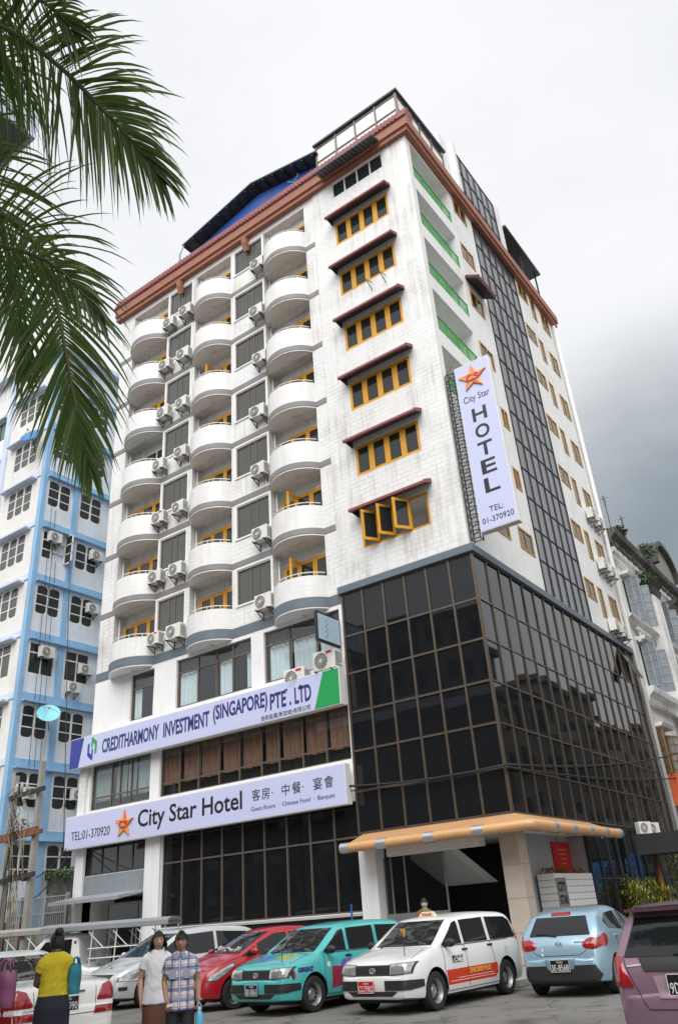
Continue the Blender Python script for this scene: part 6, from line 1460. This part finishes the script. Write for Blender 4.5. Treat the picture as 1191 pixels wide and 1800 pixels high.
# woman in yellow, seen from behind
ARM3 = (((-.165, .01, 1.315), (-.205, -.03, 1.07), (-.06, -.19, 1.05)), ((.165, .01, 1.315), (.205, -.03, 1.07), (.06, -.19, 1.03)))
def p3(t):
    body_base(SK3, t, ARM3, (((.9, -.1, .1), (0, 1, 0)), ((-.9, -.1, .1), (0, 1, 0))))
    shirt(t, ARM3, mat('mustard_yellow_cotton', (.50, .39, .012), .85, var=.1, vscale=6, bump=.35, bscale=12), .93, .5, .018, .01, 'blouse')
    mb = MB(); torso(mb, [(.1, .23, .19, 0, 0), (.5, .22, .175, 0, 0), (.8, .215, .165, 0, .01), (.93, .185, .135, 0, 0), (1.0, .165, .115, 0, 0)]); fuse(mb, 'skirt', mat('navy_skirt', (.010, .011, .022), .85, var=.2, vscale=5, bump=.3, bscale=10), t, .015)
    hair_cap((0, -.015, 1.515), t, .0, 8, .8, .006)
    mb = MB(); mb.grid(lambda u, v: (.055*math.cos(2*math.pi*u)*math.sin(math.pi*v), .055+.06*math.sin(2*math.pi*u)*math.sin(math.pi*v), 1.63+.05*math.cos(math.pi*v)), 14, 8)
    rnd = random.Random(6)
    for i in range(60):
        a = rnd.uniform(0, 6.28); b = Vector((.05*math.cos(a), .055+.055*math.sin(a), 1.63+rnd.uniform(-.03, .04))); d = Vector((math.cos(a), math.sin(a), rnd.uniform(-.4, .8))).normalized()*rnd.uniform(.008, .022); s_ = Vector((-math.sin(a), math.cos(a), 0))*.006; mb.add([b-s_, b+s_, b+d], [(0, 1, 2)])
    mb.build('hair_bun', HAIR, t, smooth=True)
wl_ = (.34, -15.35, 0); waim = math.atan2(CAM.y+15.35, CAM.x-.34)-R(90)
person('woman in a yellow blouse and long navy skirt seen from behind', wl_, waim+R(12), 1.69, SK3, p3)
def tote(name, label, base, rz, m_, w, h, d, strap):
    t = thing(name, label, 'bag', base, None, rz); LOCAL[0] = True
    mb = MB(); mb.grid(lambda u, v: ((w*(.5+.08*math.sin(math.pi*v))*math.cos(2*math.pi*u)), d*(.5+.15*math.sin(math.pi*v))*math.sin(2*math.pi*u)+.006*math.sin(9*v+5*u), h*v), 24, 12)
    mb.add([(w*.5*math.cos(2*math.pi*k/24), d*.5*math.sin(2*math.pi*k/24), 0) for k in range(24)], [tuple(range(24))]); mb.build('bag_body', m_, t, smooth=True)
    for y in (-d*.35, d*.35): MB().tube([(-w*.3, y, h-.02), (-w*.22, y, h+strap*.7), (0, y*.5, h+strap), (w*.22, y, h+strap*.7), (w*.3, y, h-.02)], .011, 6).build('strap', m_, t, smooth=True)
    LOCAL[0] = False
bq = local_pt(wl_, waim+R(12), 1.69/1.66, (-.235, .06, .93))
tote('tote_bag', 'teal tote bag hanging at the side of the woman in yellow', tuple(bq), waim+R(20), mat('teal_cloth', (.015, .17, .22), .6, var=.15, vscale=9), .14, .34, .08, .07)
# passer-by at the left edge with a purple bag
aw_ = math.atan2(.55, -.83)
bpos = CAM+ray(8, 1735)*7.6
tote('tote_bag', 'purple handbag at the left edge of the picture', (bpos.x, bpos.y, 1.02), R(35), mat('purple_leather', (.19, .055, .12), .45, var=.2, vscale=8), .2, .31, .1, .1)
ppos = CAM+ray(-32, 1690)*7.35
def p4(t):
    body_base(SK2, t, ARM2, (((.05, -.1, -1), (1, 0, 0)), ((-.1, -.2, -.9), (-1, 0, 0))))
    shirt(t, ARM2, mat('dark_floral_cotton', (.09, .08, .16), .85, var=.6, vscale=22), .8, .7, .02, .02)
    mb = MB(); torso(mb, [(.1, .22, .18, 0, 0), (.5, .21, .165, 0, 0), (.9, .175, .125, 0, 0)]); fuse(mb, 'skirt', mat('olive_skirt', (.10, .09, .03), .85, var=.2), t, .016)
    hair_cap((0, -.015, 1.515), t, .1, 18, .7, .008)
person('passer-by in dark floral top cut off by the left edge', (ppos.x, ppos.y, 0), R(150), 1.58, SK2, p4)
# figure standing behind the taxi
def p5(t):
    body_base(mat('pale_powdered_skin', (.50, .42, .38), .6, var=.1, vscale=20), t, ARM, (((.3, -.6, -.6), (.6, .2, -.2)), ((.02, -.15, -1), (-1, 0, 0))))
    shirt(t, ARM, mat('rust_jacket', (.22, .08, .025), .8, var=.3, vscale=12), .8, .95, .02, 0, 'jacket')
    mb = MB(); ring_loft(mb, [((.02, -.1, z), a, b, (1, 0, 0), (0, 1, 0)) for z, a, b in ((1.14, .13, .05), (1.25, .11, .06), (1.36, .08, .07), (1.43, .04, .06))], 12); mb.build('green_scarf', mat('green_mottled_scarf', (.16, .21, .09), .85, var=.6, vscale=30), t, smooth=True)
    mb = MB(); torso(mb, [(.1, .2, .15, 0, 0), (.6, .19, .14, 0, 0), (.9, .17, .12, 0, 0)]); fuse(mb, 'sarong', mat('dark_sarong', (.03, .03, .04), .8), t, .018)
    hair_cap((0, -.015, 1.515), t, 0, 9, .2, .01); face(t, (0, -.015, 1.515), LIPD)
person('pale faced person in a green scarf standing behind the taxi', (-1.78, -2.5, .14), math.atan2(CAM.y+2.5, CAM.x+1.78)+R(90), 1.80, SK1, p5)

# ------------------------------------------------------------ palm
def leafmat(name, c, tr):
    m = bpy.data.materials.new(name); m.use_nodes = True; nt = m.node_tree; p = nt.nodes['Principled BSDF']; p.inputs['Roughness'].default_value = .38; L = nt.links
    oi = nd(nt, 'ShaderNodeNewGeometry'); n = nd(nt, 'ShaderNodeTexNoise'); n.inputs['Scale'].default_value = 3.5; L.new(oi.outputs['Position'], n.inputs[0])
    mx = nd(nt, 'ShaderNodeMix', data_type='RGBA'); mx.inputs[6].default_value = (*[x*.55 for x in c], 1); mx.inputs[7].default_value = (*[min(1, x*1.5) for x in c], 1); L.new(n.outputs[0], mx.inputs[0]); L.new(mx.outputs[2], p.inputs['Base Color'])
    t = nd(nt, 'ShaderNodeBsdfTranslucent'); L.new(mx.outputs[2], t.inputs[0]); ms = nd(nt, 'ShaderNodeMixShader'); ms.inputs[0].default_value = tr
    o = nt.nodes['Material Output']; L.new(p.outputs[0], ms.inputs[1]); L.new(t.outputs[0], ms.inputs[2]); L.new(ms.outputs[0], o.inputs[0]); MATS[name] = m; return m
PLEAF = leafmat('palm_leaf', (.10, .165, .04), .4); RACH = mat('palm_midrib', (.11, .12, .05), .5, var=.2); BARK = mat('palm_bark', (.2, .18, .15), .9, var=.2, bump=.5, bscale=8)
palm = thing('palm_tree', 'palm tree with long drooping fronds reaching in from the left', 'palm', (3.7, -20.9, 0))
crown = Vector((3.7, -20.9, 8.6))
MB().tube([(3.55, -20.95, 0), (3.6, -20.9, 2.5), (3.65, -20.9, 5.5), tuple(crown)], [.26, .2, .17, .15], 16).build('trunk', BARK, palm, smooth=True)
nleaf = [0]
def frond(path, n, length, seed, droop, spread, single):
    """path: photograph pixels with a distance in metres along the viewing axis"""
    rnd = random.Random(seed); pts = [crown]+[CAM+ray(u, v)*d for u, v, d in path]
    pts = [Vector(p) for p in chaikin([tuple(p) for p in pts], 3)]
    N = len(pts); cum = [0]
    for a, b in zip(pts, pts[1:]): cum.append(cum[-1]+(b-a).length)
    T = cum[-1]
    def at(s):
        for i in range(N-1):
            if cum[i+1] >= s: f = (s-cum[i])/max(1e-6, cum[i+1]-cum[i]); return pts[i].lerp(pts[i+1], f), (pts[i+1]-pts[i]).normalized()
        return pts[-1], (pts[-1]-pts[-2]).normalized()
    fr = MB().tube(pts, [.032*(1-.85*i/(N-1))+.003 for i in range(N)], 7).build('frond', RACH, palm, smooth=True)
    allm = MB()
    for i in range(n):
        s = T*(.10+.9*(i+.5)/n); p, d = at(s); up = Vector((0, 0, 1)); vw = (p-CAM).normalized(); side = (d.cross(vw)*.9+d.cross(up)*.35).normalized(); nrm = side.cross(d).normalized(); nrm = nrm if nrm.dot(vw) < 0 else -nrm
        prof = math.sin(math.pi*min(1, .18+.78*(i/n)))**.6
        for sg in (-1, 1):
            L_ = length*prof*rnd.uniform(.82, 1.1); fwd = .45+.9*(i/n)**2+rnd.uniform(-.2, .2)
            a = (side*sg*spread*(1-.6*(i/n)**4)+d*(fwd+.8*(i/n)**8)+nrm*rnd.uniform(-.25, .25)).normalized(); q = [p]; cd_ = a; wv = []
            seg = 7
            for k in range(seg):
                cd_ = (cd_+Vector((0, 0, -droop*(.08+.26*k/seg)*rnd.uniform(.5, 1.6)))).normalized(); q.append(q[-1]+cd_*L_/seg)
            wd = .028*rnd.uniform(.8, 1.2)*(length/.8)**.5; wn_ = (cd_.cross(nrm)+Vector((rnd.uniform(-.5, .5), rnd.uniform(-.5, .5), rnd.uniform(-.3, .3)))).normalized()
            mb = allm if not (single and nleaf[0] < 300) else MB()
            vs = []
            for k, x in enumerate(q):
                w_ = wd*(.55 if k == 0 else 1-(k/seg)**2.2*.97)*.5; fold = nrm*w_*.5
                vs += [x-wn_*w_+fold, x, x+wn_*w_+fold]
            mb.add(vs, [(k*3+e, k*3+e+1, k*3+e+4, k*3+e+3) for k in range(seg) for e in (0, 1)])
            if mb is not allm: mb.build('leaflet', PLEAF, fr); nleaf[0] += 1
    if allm.v: allm.build('leaflets', PLEAF, fr)['kind'] = 'stuff'
frond([(-90, 10, 7.3), (20, 50, 7.0), (105, 115, 6.8), (175, 185, 6.6), (235, 250, 6.5), (288, 318, 6.4)], 124, 1.22, 1, .62, 1.0, True)
frond([(-90, 340, 7.4), (0, 372, 7.2), (60, 415, 7.0), (95, 500, 6.9), (112, 600, 6.85), (136, 730, 6.8), (160, 830, 6.8)], 112, 1.08, 2, .6, .95, True)
frond([(-120, -60, 7.4), (-10, -50, 7.0), (70, -5, 6.7), (140, 60, 6.5)], 64, 1.2, 3, .5, 1.0, False)
frond([(-120, 200, 7.6), (-40, 250, 7.5), (5, 380, 7.5), (30, 520, 7.5), (45, 650, 7.4)], 64, 1.0, 4, .7, .9, False)
frond([(-120, 60, 7.7), (-50, 60, 7.7), (30, 110, 7.6), (60, 190, 7.6)], 34, .95, 5, .9, .95, False)
frond([(-140, 380, 7.2), (-60, 420, 7.0), (40, 440, 6.6), (110, 470, 6.3), (180, 560, 6.1)], 84, .92, 8, .6, .85, False)
for a in (150, 200, 250, 300):     # the rest of the crown, out of the picture
    d = Vector((math.cos(R(a)), math.sin(R(a)), 0)); q = [crown+d*.6+Vector((0, 0, .6)), crown+d*1.8+Vector((0, 0, .9)), crown+d*2.8+Vector((0, 0, .2)), crown+d*3.3-Vector((0, 0, .8))]
    mb = MB().tube([crown]+q, [.03, .03, .022, .015, .006], 6); mb.build('frond', RACH, palm)
bpy.data.scenes.remove(TMP)
